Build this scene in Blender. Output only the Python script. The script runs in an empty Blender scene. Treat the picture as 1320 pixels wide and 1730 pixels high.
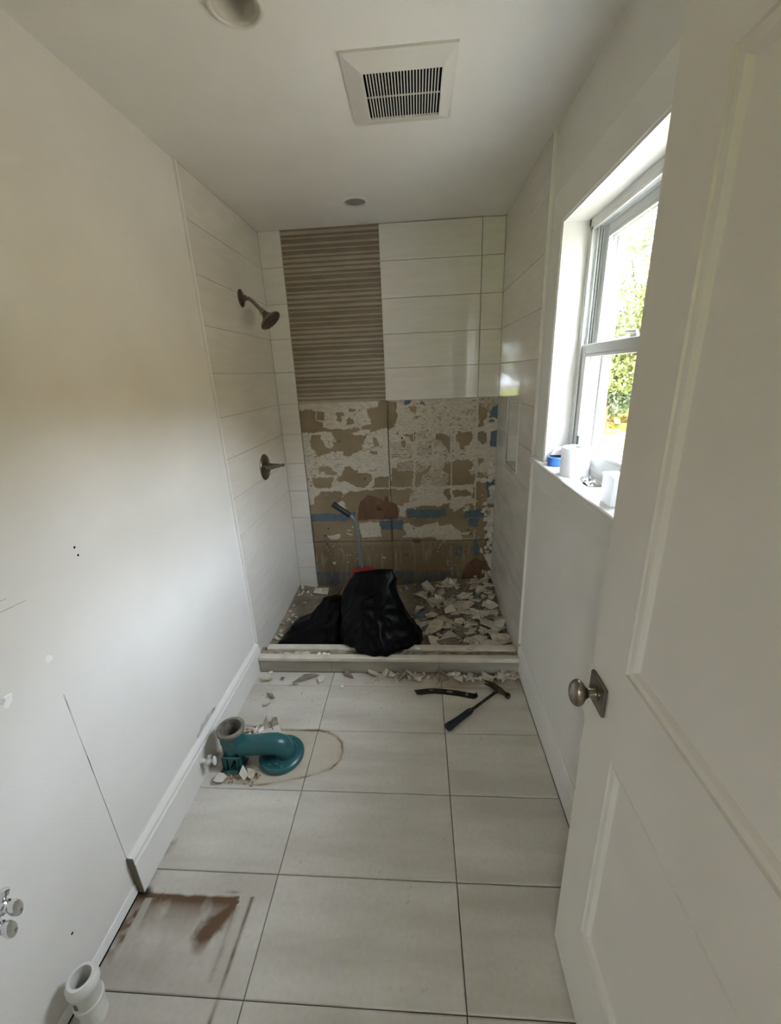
import bpy, bmesh, math, random
import numpy as np
from mathutils import Vector, Matrix, noise

random.seed(7)
rng = np.random.default_rng(11)
C = bpy.context.scene.collection
SC = bpy.context.scene

# ------------------------------------------------------------------ camera, light, exposure
CAM = (0.51750, -0.61984, 1.64539)
YAW, PITCH, ROLL, FPX = 0.07496, -0.32504, -0.04208, 692.176
def make_camera():
    cy, sy = math.cos(YAW), math.sin(YAW); cp, sp = math.cos(PITCH), math.sin(PITCH)
    cr, sr = math.cos(ROLL), math.sin(ROLL)
    f = Vector((-sy*cp, cy*cp, sp)); r = Vector((cy, sy, 0)); u = r.cross(f)
    r, u = r*cr + u*sr, u*cr - r*sr
    cam = bpy.data.cameras.new('camera'); o = bpy.data.objects.new('camera', cam); C.objects.link(o)
    cam.sensor_fit = 'HORIZONTAL'; cam.sensor_width = 36.0; cam.lens = 36.0*FPX/1320.0
    cam.clip_start = 0.02; cam.clip_end = 300
    m = Matrix((r, u, -f)).transposed().to_4x4(); m.translation = Vector(CAM)
    o.matrix_world = m
    SC.camera = o
make_camera()

w = bpy.data.worlds.new('sky'); SC.world = w; w.use_nodes = True
nt = w.node_tree; bg = nt.nodes['Background']
bg.inputs['Color'].default_value = (0.78, 0.862, 0.985, 1); bg.inputs['Strength'].default_value = 1.5
sun = bpy.data.lights.new('sun', 'SUN'); sun.energy = 2.6; sun.angle = math.radians(3); sun.color = (1, .92, .78)
so = bpy.data.objects.new('sun', sun); C.objects.link(so)
so.rotation_euler = Vector((0.75, 0.30, -0.58)).to_track_quat('-Z', 'Y').to_euler()
SC.view_settings.view_transform = 'Standard'; SC.view_settings.look = 'None'
SC.view_settings.gamma = 1.0; SC.view_settings.use_curve_mapping = False
SC.view_settings.exposure = 5.12
SC.cycles.max_bounces = 14; SC.cycles.diffuse_bounces = 10; SC.cycles.glossy_bounces = 6
SC.cycles.transparent_max_bounces = 16

def portal(name, loc, rot, sx, sy):          # a portal only guides the sampling of the sky through a window opening
    l = bpy.data.lights.new(name, 'AREA'); l.shape = 'RECTANGLE'; l.size = sx; l.size_y = sy
    l.cycles.is_portal = True
    o = bpy.data.objects.new(name, l); C.objects.link(o); o.location = loc; o.rotation_euler = rot
portal('window_portal', (1.29, 0.748, 1.70), (0, math.radians(90), 0), 0.86, 0.80)
portal('bedroom_window_portal', (-0.75, -4.62, 1.55), (math.radians(90), 0, 0), 1.7, 1.4)

# ------------------------------------------------------------------ helpers
def lin(r, g, b):
    f = lambda c: (c/255/12.92) if c/255 <= .04045 else ((c/255+.055)/1.055)**2.4
    return (f(r), f(g), f(b), 1)

def mat(name, col, rough=.5, metal=0.0, spec=.5, coat=0.0):
    m = bpy.data.materials.new(name); m.use_nodes = True
    b = m.node_tree.nodes['Principled BSDF']
    b.inputs['Base Color'].default_value = col if len(col) == 4 else (*col, 1)
    b.inputs['Roughness'].default_value = rough; b.inputs['Metallic'].default_value = metal
    b.inputs['Specular IOR Level'].default_value = spec; b.inputs['Coat Weight'].default_value = coat
    return m
def N(m, t, **kw):
    n = m.node_tree.nodes.new(t)
    for k, v in kw.items():
        if k in n.inputs: n.inputs[k].default_value = v
        else: setattr(n, k, v)
    return n
def L(m, a, b): m.node_tree.links.new(a, b)
def bsdf(m): return m.node_tree.nodes['Principled BSDF']
def noisy(m, c1, c2, scale, stretch=(1, 1, 1), detail=5, lo=.35, hi=.65, space='Object', bump=0, bscale=None, rnd=0):
    tc = N(m, 'ShaderNodeTexCoord'); mp = N(m, 'ShaderNodeMapping'); mp.inputs['Scale'].default_value = stretch
    if space == 'World':
        g = N(m, 'ShaderNodeNewGeometry'); L(m, g.outputs['Position'], mp.inputs['Vector'])
    else:
        L(m, tc.outputs[space], mp.inputs['Vector'])
    if rnd:
        oi = N(m, 'ShaderNodeObjectInfo'); cb = N(m, 'ShaderNodeCombineXYZ'); mu = N(m, 'ShaderNodeMath', operation='MULTIPLY')
        mu.inputs[1].default_value = rnd; L(m, oi.outputs['Random'], mu.inputs[0])
        for i in range(3): L(m, mu.outputs[0], cb.inputs[i])
        L(m, cb.outputs[0], mp.inputs['Location'])
    nz = N(m, 'ShaderNodeTexNoise', Scale=scale, Detail=detail); L(m, mp.outputs[0], nz.inputs['Vector'])
    rp = N(m, 'ShaderNodeValToRGB'); rp.color_ramp.elements[0].position = lo; rp.color_ramp.elements[1].position = hi
    rp.color_ramp.elements[0].color = c1; rp.color_ramp.elements[1].color = c2
    L(m, nz.outputs['Fac'], rp.inputs['Fac']); L(m, rp.outputs[0], bsdf(m).inputs['Base Color'])
    if bump:
        n2 = N(m, 'ShaderNodeTexNoise', Scale=bscale or scale*4, Detail=3)
        L(m, (mp.outputs[0]), n2.inputs['Vector'])
        bp = N(m, 'ShaderNodeBump', Strength=bump, Distance=.004); L(m, n2.outputs['Fac'], bp.inputs['Height'])
        L(m, bp.outputs[0], bsdf(m).inputs['Normal'])
    return m
def vcol(m, attr='paint', grain=0.0, gscale=200):
    a = N(m, 'ShaderNodeAttribute', attribute_name=attr)
    if grain:
        g = N(m, 'ShaderNodeNewGeometry'); nz = N(m, 'ShaderNodeTexNoise', Scale=gscale, Detail=4); L(m, g.outputs['Position'], nz.inputs['Vector'])
        mr = N(m, 'ShaderNodeMapRange'); mr.inputs['To Min'].default_value = 1-grain; mr.inputs['To Max'].default_value = 1+grain
        mr.inputs['From Min'].default_value = .25; mr.inputs['From Max'].default_value = .75
        L(m, nz.outputs['Fac'], mr.inputs['Value'])
        mx = N(m, 'ShaderNodeVectorMath', operation='MULTIPLY'); L(m, a.outputs['Color'], mx.inputs[0]); L(m, mr.outputs[0], mx.inputs[1])
        L(m, mx.outputs[0], bsdf(m).inputs['Base Color'])
    else: L(m, a.outputs['Color'], bsdf(m).inputs['Base Color'])
    return m

class MB:
    def __init__(s): s.v = []; s.f = []; s.mi = []; s.m = 0
    def add(s, vs, fs):
        k = len(s.v); s.v += [tuple(v) for v in vs]; s.f += [tuple(i+k for i in f) for f in fs]; s.mi += [s.m]*len(fs); return s
    def box(s, x0, x1, y0, y1, z0, z1):
        x0, x1 = sorted((x0, x1)); y0, y1 = sorted((y0, y1)); z0, z1 = sorted((z0, z1))
        return s.add([(x0,y0,z0),(x1,y0,z0),(x1,y1,z0),(x0,y1,z0),(x0,y0,z1),(x1,y0,z1),(x1,y1,z1),(x0,y1,z1)],
              [(0,3,2,1),(4,5,6,7),(0,1,5,4),(1,2,6,5),(2,3,7,6),(3,0,4,7)])
    def ring_loft(s, rings, cap0=True, cap1=True, close=False):
        k = len(rings[0]); vs = [p for r in rings for p in r]; fs = []
        n = len(rings)
        for i in range(n if close else n-1):
            a, b = i*k, ((i+1) % n)*k
            for j in range(k):
                j2 = (j+1) % k; fs.append((a+j, a+j2, b+j2, b+j))
        if not close:
            if cap0: fs.append(tuple(range(k-1, -1, -1)))
            if cap1: fs.append(tuple(range((n-1)*k, n*k)))
        return s.add(vs, fs)
    def tube(s, pts, rad, k=12, cap0=True, cap1=True):
        pts = [Vector(p) for p in pts]; rr = rad if isinstance(rad, (list, tuple)) else [rad]*len(pts)
        rings = []; prev = None
        for i, p in enumerate(pts):
            t = (pts[min(i+1, len(pts)-1)]-pts[max(i-1, 0)]).normalized()
            if prev is None:
                a = Vector((0,0,1)) if abs(t.z) < .9 else Vector((1,0,0)); u = t.cross(a).normalized()
            else: u = (prev-t*prev.dot(t)).normalized()
            prev = u; v = t.cross(u)
            rings.append([p+(u*math.cos(2*math.pi*j/k)+v*math.sin(2*math.pi*j/k))*rr[i] for j in range(k)])
        return s.ring_loft(rings, cap0, cap1)
    def lathe(s, prof, origin, axis, k=24, caps=True, squash=None):   # prof: (distance along axis, radius)
        o = Vector(origin); t = Vector(axis).normalized()
        a = Vector((0,0,1)) if abs(t.z) < .9 else Vector((1,0,0)); u = t.cross(a).normalized(); v = t.cross(u)
        q = squash or (1, 1)
        rings = [[o+t*d+(u*math.cos(2*math.pi*j/k)*q[0]+v*math.sin(2*math.pi*j/k)*q[1])*r for j in range(k)] for d, r in prof]
        return s.ring_loft(rings, caps, caps)
    def build(s, name, mats, parent=None, smooth=False, bevel=0, auto=None):
        me = bpy.data.meshes.new(name); me.from_pydata(s.v, [], s.f)
        for m in (mats if isinstance(mats, (list, tuple)) else [mats]): me.materials.append(m)
        if any(s.mi): me.polygons.foreach_set('material_index', s.mi)
        bm = bmesh.new(); bm.from_mesh(me); bmesh.ops.recalc_face_normals(bm, faces=bm.faces)
        if bevel: bmesh.ops.bevel(bm, geom=list(bm.edges), offset=bevel, segments=1, affect='EDGES')
        bm.to_mesh(me); bm.free()
        if smooth: me.polygons.foreach_set('use_smooth', [True]*len(me.polygons))
        if auto is not None: me.set_sharp_from_angle(angle=math.radians(auto))
        return link(name, me, parent)
def link(name, me, parent=None, loc=(0,0,0)):
    o = bpy.data.objects.new(name, me); C.objects.link(o); o.location = loc
    if parent is not None:
        o.parent = parent; o.matrix_parent_inverse = world_of(parent).inverted()
    return o
def world_of(o):
    m = Matrix.LocRotScale(o.location, o.rotation_euler, o.scale)
    return (world_of(o.parent) @ o.matrix_parent_inverse @ m) if o.parent else m
def tag(o, label=None, cat=None, group=None, kind=None):
    for k, v in (('label', label), ('category', cat), ('group', group), ('kind', kind)):
        if v: o[k] = v
    return o
def thing(name, loc, label, cat, group=None):
    o = bpy.data.objects.new(name, None); C.objects.link(o); o.location = loc; o.empty_display_size = .05
    return tag(o, label, cat, group)
def struct(o, label=None): return tag(o, label, kind='structure')
def group_empty(name):
    o = bpy.data.objects.new(name, None); C.objects.link(o); o.empty_display_size = .05
    return tag(o, kind='structure')
def holes_wall(mb, axis, t0, t1, a0, a1, z0, z1, holes):
    """slab across thickness t0..t1 with rectangular holes (a0,a1,z0,z1[,depth-limited t])"""
    A = sorted({a0, a1, *[h[i] for h in holes for i in (0, 1)]}); Z = sorted({z0, z1, *[h[i] for h in holes for i in (2, 3)]})
    for i in range(len(A)-1):
        for j in range(len(Z)-1):
            ca, cz = (A[i]+A[i+1])/2, (Z[j]+Z[j+1])/2
            hh = [h for h in holes if h[0] < ca < h[1] and h[2] < cz < h[3]]
            s0 = t0
            if hh:
                if len(hh[0]) == 4: continue
                s0 = hh[0][4]
            if axis == 'x': mb.box(s0, t1, A[i], A[i+1], Z[j], Z[j+1])
            else: mb.box(A[i], A[i+1], s0, t1, Z[j], Z[j+1])

# numpy noise
def vnoise(x, y, seed=0):
    xi = np.floor(x).astype(np.int64); yi = np.floor(y).astype(np.int64); fx = x-xi; fy = y-yi
    fx = fx*fx*(3-2*fx); fy = fy*fy*(3-2*fy)
    def h(a, b):
        n = (a*374761393+b*668265263+seed*1442695041) & 0xffffffff
        n = ((n ^ (n >> 13))*1274126177) & 0xffffffff
        return ((n ^ (n >> 16)) & 0xffff)/65535.0
    return (h(xi, yi)*(1-fx)+h(xi+1, yi)*fx)*(1-fy)+(h(xi, yi+1)*(1-fx)+h(xi+1, yi+1)*fx)*fy
def fbm(x, y, seed=0, oct=4):
    s = 0; a = .5; t = 0
    for i in range(oct):
        s = s+a*vnoise(x, y, seed+i*17); t += a; x = x*2.03+5.1; y = y*2.03+9.7; a *= .5
    return s/t
def inpoly(x, y, P):
    r = np.zeros(x.shape, bool); n = len(P)
    for i in range(n):
        x0, y0 = P[i]; x1, y1 = P[(i+1) % n]
        if y0 == y1: continue
        c = ((y0 > y) != (y1 > y)) & (x < (x1-x0)*(y-y0)/(y1-y0)+x0); r ^= c
    return r
def grid_obj(name, P, nu, nv, m, parent, col=None, smooth=True):
    """P: (nv,nu,3) array of points -> quad grid with an optional colour attribute"""
    me = bpy.data.meshes.new(name); n = nu*nv
    me.vertices.add(n); me.vertices.foreach_set('co', P.reshape(-1).astype(np.float32))
    idx = np.arange(n).reshape(nv, nu)
    q = np.stack([idx[:-1, :-1], idx[:-1, 1:], idx[1:, 1:], idx[1:, :-1]], -1).reshape(-1, 4); nf = len(q)
    me.loops.add(nf*4); me.loops.foreach_set('vertex_index', q.reshape(-1).astype(np.int32))
    me.polygons.add(nf); me.polygons.foreach_set('loop_start', np.arange(0, nf*4, 4, dtype=np.int32))
    me.polygons.foreach_set('loop_total', np.full(nf, 4, np.int32))
    me.update(calc_edges=True); me.validate()
    if smooth: me.polygons.foreach_set('use_smooth', np.ones(nf, bool))
    me.materials.append(m)
    if col is not None:
        a = me.color_attributes.new('paint', 'FLOAT_COLOR', 'POINT')
        a.data.foreach_set('color', np.concatenate([col.reshape(-1, 3), np.ones((n, 1))], 1).astype(np.float32).reshape(-1))
    return link(name, me, parent)

# ------------------------------------------------------------------ dimensions (metres)
XL, XR, H, YB, YT = -0.468, 1.074, 2.516, 2.296, 1.377
TXL, TXR = -0.460, 1.066                 # glazed tile faces
YN = -0.56                               # inner face of the doorway wall
ZJ = [2.513]+[2.313-.2105*k for k in range(11)]+[0.012]

# ------------------------------------------------------------------ materials
WHITE = lin(226, 224, 218)
M = {}
M['paint'] = noisy(mat('wall_paint', WHITE, .6, spec=.3), lin(216, 214, 208), lin(222, 220, 215), 3, bump=.06, bscale=160, space='World')
M['ceil'] = noisy(mat('ceiling_paint', WHITE, .8, spec=.2), lin(231, 229, 224), lin(236, 234, 230), 3, bump=.12, bscale=260, space='World')
M['trim'] = noisy(mat('trim_paint', WHITE, .35), lin(220, 218, 212), lin(226, 224, 219), 4, space='World')
M['door'] = noisy(mat('door_paint', WHITE, .42), lin(214, 209, 200), lin(220, 215, 207), 3, bump=.03, bscale=220, space='World')
M['vinyl'] = mat('window_vinyl', lin(208, 210, 208), .35)
M['vinyl_out'] = mat('darkened_vinyl', lin(150, 153, 148), .5)  # colour darkened to hold down sky glare on the outer stops
M['tile'] = noisy(mat('glazed_wall_tile', WHITE, .05, spec=.95), lin(216, 212, 203), lin(221, 218, 210), 5, (1, 1, 7), detail=4, rnd=7, space='World')
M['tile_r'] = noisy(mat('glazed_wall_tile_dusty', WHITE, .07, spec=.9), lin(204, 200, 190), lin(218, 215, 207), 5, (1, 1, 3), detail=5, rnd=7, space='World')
M['grout'] = mat('wall_grout', lin(168, 162, 150), .9)
M['accent'] = noisy(mat('ribbed_accent_tile', (.3, .25, .2), .42), lin(156, 145, 127), lin(168, 157, 138), 3, (2, 2, 8), space='World')
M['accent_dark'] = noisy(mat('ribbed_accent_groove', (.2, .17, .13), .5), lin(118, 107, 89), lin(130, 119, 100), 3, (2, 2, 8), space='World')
M['floor_tile'] = noisy(mat('stone_look_floor_tile', (.5, .5, .5), .38, spec=.4), lin(172, 167, 158), lin(196, 192, 184), 3.2, (1, 3.2, 1), detail=6, lo=.3, hi=.7, space='World', rnd=3, bump=.03, bscale=60)
M['floor_grout'] = mat('floor_grout', lin(84, 78, 68), .9)
M['board'] = vcol(mat('backer_board', (.4, .3, .2), .9, spec=.15), grain=.16, gscale=170)
M['stain'] = vcol(mat('stained_floor_tile', (.4, .3, .2), .42, spec=.35), grain=.05, gscale=60)
M['black_bag'] = mat('black_plastic', (.0012, .0012, .0014), .4, spec=.11)
M['nickel'] = noisy(mat('brushed_nickel', (.3, .28, .25), .33, metal=1), lin(118, 110, 99), lin(136, 128, 117), 30)
M['pewter'] = noisy(mat('pewter_metal', (.25, .23, .2), .32, metal=1), lin(126, 119, 107), lin(150, 142, 130), 14)
M['chrome'] = mat('chrome', (.75, .76, .78), .12, metal=1)
M['pvc'] = noisy(mat('white_pvc', (.7, .7, .68), .35), lin(205, 205, 198), lin(222, 222, 216), 12)
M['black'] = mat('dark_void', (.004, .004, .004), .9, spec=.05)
M['teal'] = noisy(mat('teal_plastic', (.03, .15, .17), .32), lin(34, 86, 90), lin(44, 98, 101), 10, bump=.05, bscale=40)
M['gasket'] = noisy(mat('grey_gasket', (.2, .2, .18), .7), lin(98, 94, 84), lin(134, 128, 114), 40)
M['mortar'] = noisy(mat('white_thinset', (.6, .58, .53), .95, spec=.1), lin(190, 184, 170), lin(214, 208, 195), 25, bump=.4, bscale=90)
M['rubble'] = noisy(mat('rubble_dust', (.4, .37, .33), .95, spec=.1), lin(140, 131, 116), lin(178, 169, 152), 30, bump=.5, bscale=120, space='World')
M['pan'] = noisy(mat('dusty_shower_pan', (.4, .37, .33), .9, spec=.15), lin(112, 103, 88), lin(148, 139, 122), 7, bump=.3, bscale=90, space='World')
M['glaze'] = noisy(mat('shard_glaze', (.6, .58, .52), .2), lin(194, 188, 176), lin(212, 207, 195), 9, rnd=9)
M['biscuit'] = noisy(mat('shard_biscuit', (.5, .46, .4), .9, spec=.15), lin(172, 164, 147), lin(206, 198, 182), 30, bump=.3, rnd=9)
M['shard_rib'] = noisy(mat('shard_ribbed', (.3, .26, .21), .5), lin(110, 100, 86), lin(160, 150, 133), 6, (1, 30, 1), rnd=9)
M['blue_mem'] = noisy(mat('blue_membrane', (.1, .2, .3), .6), lin(88, 100, 108), lin(106, 118, 124), 30)
M['blue'] = mat('blue_plastic', lin(56, 110, 190), .45)
M['curb_tile'] = noisy(mat('curb_tile', (.45, .43, .39), .4), lin(150, 145, 133), lin(166, 161, 149), 4, (1, 1, 4), space='World')
M['curb_cap'] = noisy(mat('curb_cap', (.6, .58, .53), .3), lin(196, 190, 177), lin(212, 206, 194), 12, space='World')
M['mud'] = noisy(mat('mud_bed', (.3, .26, .2), .95, spec=.1), lin(116, 106, 91), lin(170, 160, 142), 26, bump=.6, bscale=120, space='World')
M['steel'] = noisy(mat('dark_steel', (.1, .09, .08), .4, metal=1), lin(58, 53, 47), lin(92, 85, 75), 40)
M['navy'] = mat('navy_rubber', (.008, .011, .022), .55)
M['bar_black'] = noisy(mat('worn_black_paint', (.01, .01, .01), .35), (.006, .006, .006, 1), (.02, .018, .015, 1), 18, lo=.5, hi=.62)
M['bar_worn'] = mat('worn_steel_spot', (.23, .21, .17), .4, metal=.7)
M['red'] = noisy(mat('red_plastic', (.2, .01, .01), .35), lin(120, 16, 22), lin(140, 24, 30), 8)
M['grey_tube'] = mat('grey_painted_tube', lin(112, 114, 114), .4, metal=.2)
M['grip'] = mat('black_grip', (.008, .012, .011), .6)
M['paper'] = noisy(mat('toilet_paper', (.8, .8, .8), .95, spec=.1), lin(232, 232, 232), lin(242, 242, 241), 60, bump=.25, bscale=220)
def translucent(m, k):                     # thin white paper and plastic let window light through
    t = N(m, 'ShaderNodeBsdfTranslucent'); t.inputs[0].default_value = (.9, .9, .9, 1); mx = N(m, 'ShaderNodeMixShader'); mx.inputs[0].default_value = k
    o = m.node_tree.nodes['Material Output']; L(m, bsdf(m).outputs[0], mx.inputs[1]); L(m, t.outputs[0], mx.inputs[2]); L(m, mx.outputs[0], o.inputs['Surface'])
translucent(M['paper'], .3)
M['foil'] = mat('foil', lin(128, 127, 122), .4, metal=.5)
M['white_plastic'] = mat('white_plastic', lin(232, 234, 236), .4)
M['carton'] = mat('thin_white_carton', lin(238, 239, 240), .5); translucent(M['carton'], .45)
M['fan'] = mat('fan_plastic', lin(222, 220, 214), .45)
M['fan_slat'] = mat('fan_slat_plastic', lin(206, 204, 197), .5)
M['ring'] = mat('light_trim', lin(216, 213, 204), .35)
M['can'] = mat('can_reflector', lin(196, 192, 180), .3)
M['lens'] = mat('grey_lens', lin(140, 138, 130), .5)
M['scuff'] = noisy(mat('scuffed_drywall', (.4, .4, .38), .9), lin(150, 148, 140), lin(206, 204, 198), 16)
M['plaster'] = mat('spackle', lin(234, 234, 230), .85)
M['dark_wood'] = mat('raw_mdf', lin(116, 108, 94), .9)
M['brownmud'] = noisy(mat('rusty_crumbs', (.2, .13, .07), .95), lin(104, 78, 50), lin(176, 162, 138), 50)

def glass_mat():
    m = bpy.data.materials.new('window_glass'); m.use_nodes = True; n = m.node_tree.nodes; n.remove(n['Principled BSDF'])
    t = N(m, 'ShaderNodeBsdfTransparent'); t.inputs[0].default_value = (.97, .97, .965, 1)
    g = N(m, 'ShaderNodeBsdfGlossy'); g.inputs['Roughness'].default_value = .0
    ge = N(m, 'ShaderNodeNewGeometry'); dt = N(m, 'ShaderNodeVectorMath', operation='DOT_PRODUCT'); L(m, ge.outputs['Incoming'], dt.inputs[0]); L(m, ge.outputs['Normal'], dt.inputs[1])
    ab = N(m, 'ShaderNodeMath', operation='ABSOLUTE'); L(m, dt.outputs['Value'], ab.inputs[0])
    on = N(m, 'ShaderNodeMath', operation='SUBTRACT'); on.inputs[0].default_value = 1; L(m, ab.outputs[0], on.inputs[1])
    pw = N(m, 'ShaderNodeMath', operation='POWER'); pw.inputs[1].default_value = 5; L(m, on.outputs[0], pw.inputs[0])
    fr = N(m, 'ShaderNodeMath', operation='MULTIPLY_ADD'); fr.inputs[1].default_value = .9; fr.inputs[2].default_value = .03; L(m, pw.outputs[0], fr.inputs[0])
    mx = N(m, 'ShaderNodeMixShader'); L(m, fr.outputs[0], mx.inputs[0]); L(m, t.outputs[0], mx.inputs[1]); L(m, g.outputs[0], mx.inputs[2])
    L(m, mx.outputs[0], n['Material Output'].inputs['Surface']); return m
M['glass'] = glass_mat()

# ------------------------------------------------------------------ floor
COLS = [(-.464, -.0012), (.0012, .6200), (.6224, 1.058)]
ROWS = [(.305*j+.0012, .305*(j+1)-.0012) for j in range(-3, 4)]+[(1.2212, 1.330)]
RING = [(-.40,.640),(-.36,.635),(-.19,.628),(-.10,.645),(-.015,.668),(.06,.69),(.108,.715),(.138,.76),(.143,.80),(.13,.85),(.096,.885),(.05,.908),(.007,.917),(-.111,.916),(-.30,.93),(-.40,.94)]
def segdist(x, y, P):
    d = np.full(x.shape, 9.0)
    for (x0, y0), (x1, y1) in zip(P[:-1], P[1:]):
        dx, dy = x1-x0, y1-y0; t = np.clip(((x-x0)*dx+(y-y0)*dy)/(dx*dx+dy*dy), 0, 1)
        d = np.minimum(d, np.hypot(x-x0-t*dx, y-y0-t*dy))
    return d
def mixc(c, k, w): return c*(1-w[..., None])+np.array(k[:3])*w[..., None]
BROWN, RUST, DUST = lin(90, 60, 27), lin(112, 78, 46), lin(150, 138, 118)
def floor_paint(x, y, tone):
    a = fbm(x*2.2+31*tone, y*13+7*tone, 3, 5); b = fbm(x*7, y*7, 9, 4); cl = fbm(x*3+9, y*3, 21, 3)
    s = np.clip((a-.5)*1.5+.5+(b-.5)*.35+(cl-.5)*.5, 0, 1)
    lo, hi = np.array(lin(184, 179, 169)[:3]), np.array(lin(211, 207, 198)[:3])
    c = lo+(hi-lo)*s[..., None]; c = c*(.97+.06*tone)
    n1, n2, n3 = fbm(x*28, y*28, 5), fbm(x*70, y*70, 6), fbm(x*12, y*12, 8)
    # footprint of the removed vanity
    d = .236-y+(n1-.5)*.008
    inside = (d > 0) & (x < -.108+.01*(n1-.5))
    soft = np.clip(d/.005, 0, 1)*np.where(inside, 1, 0)
    n4 = fbm(x*20+5, y*14, 14, 4)
    v = soft*np.exp(-np.clip(d, 0, 1)/.058)*np.clip(1.0+1.9*(n4-.45)+.6*(n1-.5), 0, 1)
    v = np.maximum(v, soft*np.clip(1.1-d/(.05+.05*n4), 0, 1)*np.clip((x+.30)/.2, 0, .8)*np.clip(n4*1.7, 0, 1))
    lobe = segdist(x, y, [(-.115,.215),(-.15,.175),(-.185,.135)])
    v = np.maximum(v, np.where(inside, np.clip(1.25-lobe/(.014+.05*n1), 0, 1)*(.55+.6*n2), 0))
    veil = np.where(inside & (d > 0), np.exp(-np.clip(d, 0, 1)/.13)*np.clip((n4-.26)*2.2, 0, 1)*np.clip(1.1-(x+.44)/.42, .2, 1)*.7, 0)
    left = np.clip(1-(x+.435)/.06, 0, 1)*np.clip((.24-y)/.02, 0, 1)*np.clip((y-.02)/.1, 0, 1)*np.clip((n1-.28)*2.6, 0, 1)*.75
    v = np.clip(1.3*np.maximum(np.maximum(v, veil), left), 0, .95)
    c = mixc(c, BROWN, v)
    strip = ((x > -.430) & (x < -.408) & (y < .222) & (y > .07)); c = mixc(c, lin(182, 176, 166), np.where(strip, .75, 0.))
    dark = np.clip(1-np.hypot((x+.445)/.035, (y-.236)/.022)*(.6+n1*.8), 0, 1); c = mixc(c, lin(30, 25, 20), np.clip(dark*1.6, 0, .95))
    edge_dark = np.clip(1-(x+.443)/.03, 0, 1)*np.clip((n1-.45)*3, 0, 1)*((y > .24) & (y < .42)); c = mixc(c, BROWN, edge_dark*.6)  # small brown grime stain on the floor along the wall
    xe = -.066-.035*(.236-y)+.002*(n1-.5)
    e = np.exp(-((x-xe)/.006)**2)*((y < .236)&(y > -.3))*np.clip(.55+(n3-.5)*1.5, 0, 1); c = mixc(c, lin(92, 70, 46), np.clip(e*1.1, 0, .95))
    e2 = np.exp(-((x-(xe-.040)-.006*(n3-.5))/.009)**2)*((y < .21)&(y > .03))*np.clip((n3-.3)*2, 0, 1); c = mixc(c, lin(128, 116, 98), e2*.7)
    e3 = np.exp(-((x-(xe-.020))/.017)**4)*((y < .236)&(y > .02)); c = mixc(c, lin(176, 169, 156), e3*.45)
    e4 = ((np.abs(y-.237) < .0016) & (x > -.11) & (x < -.06)); c = mixc(c, BROWN, np.where(e4, .6, 0))
    sm = np.exp(-((y-.247)/.004)**2)*np.clip(1-np.abs(x+.135)/.035, 0, 1)*n1*1.3; c = mixc(c, BROWN, np.clip(sm, 0, .7))
    # footprint of the removed toilet
    ins = inpoly(x, y, RING); c = mixc(c, lin(178, 166, 140), np.where(ins, .42+.4*(n3-.5), 0))
    sd = segdist(x+(n1-.5)*.008, y+(n2-.5)*.006, RING)
    wgt = np.clip(.28+np.clip((n3-.42)*3.2, 0, 1)*1.0, 0, 1)*(.55+.45*np.clip((x+.30)/.1, 0, 1))
    strong = np.exp(-(np.hypot((x-.015)/.07, (y-.915)/.03))**2)+.7*np.exp(-(np.hypot((x-.125)/.03, (y-.86)/.05))**2)+.6*np.exp(-(np.hypot((x-.12)/.03, (y-.735)/.03))**2)
    c = mixc(c, RUST, np.clip(np.exp(-(sd/.0036)**2)*wgt*.9+np.exp(-(sd/.0062)**2)*strong*np.clip(n1*1.8-.2, 0, 1)*.9, 0, .95))
    c = mixc(c, lin(134, 118, 94), np.clip(np.exp(-(sd/.012)**2)*.22*n1*1.6, 0, 1))
    under = np.clip(1-np.hypot((x+.30)/.10, (y-.69)/.06), 0, 1)*np.clip(n1*2-.3, 0, 1); c = mixc(c, RUST, under*.85)
    # rubble dust along the curb
    k = np.clip((y-1.13-.06*(n3-.5))/.14, 0, 1)*np.clip((x+.05)/.5, .15, 1)*np.clip(n3*1.6, 0, 1); c = mixc(c, DUST, k*.8)
    k2 = np.clip(1-np.hypot((x-.70)/.16, (y-1.245)/.06), 0, 1); c = mixc(c, DUST, np.clip(k2*1.3, 0, .8))
    # specks of plaster and dirt
    sp = (n2 > .80) & (n3 > .52); c = mixc(c, DUST, np.where(sp, .35, 0.))
    return c

def make_floor():
    f = MB().box(-.60, 1.30, -.70, 2.40, -.08, -.0035).build('floor', M['floor_grout']); struct(f)
    k = 0
    for (x0, x1) in COLS:
        for (y0, y1) in ROWS:
            st = .0042 if y1 > -.31 else .02
            nu, nv = max(4, int((x1-x0)/st)), max(4, int((y1-y0)/st))
            xs = np.concatenate([[x0], np.linspace(x0+.0006, x1-.0006, nu), [x1]]); ys = np.concatenate([[y0], np.linspace(y0+.0006, y1-.0006, nv), [y1]])
            X, Y = np.meshgrid(xs, ys); Z = np.zeros_like(X); Z[0, :] = Z[-1, :] = -.004; Z[:, 0] = Z[:, -1] = -.004
            tone = random.random()
            grid_obj('tile', np.stack([X, Y, Z], -1), len(xs), len(ys), M['stain'], f, floor_paint(X, Y, tone), smooth=False)
            k += 1
    return f
FLOOR = make_floor()

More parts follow.
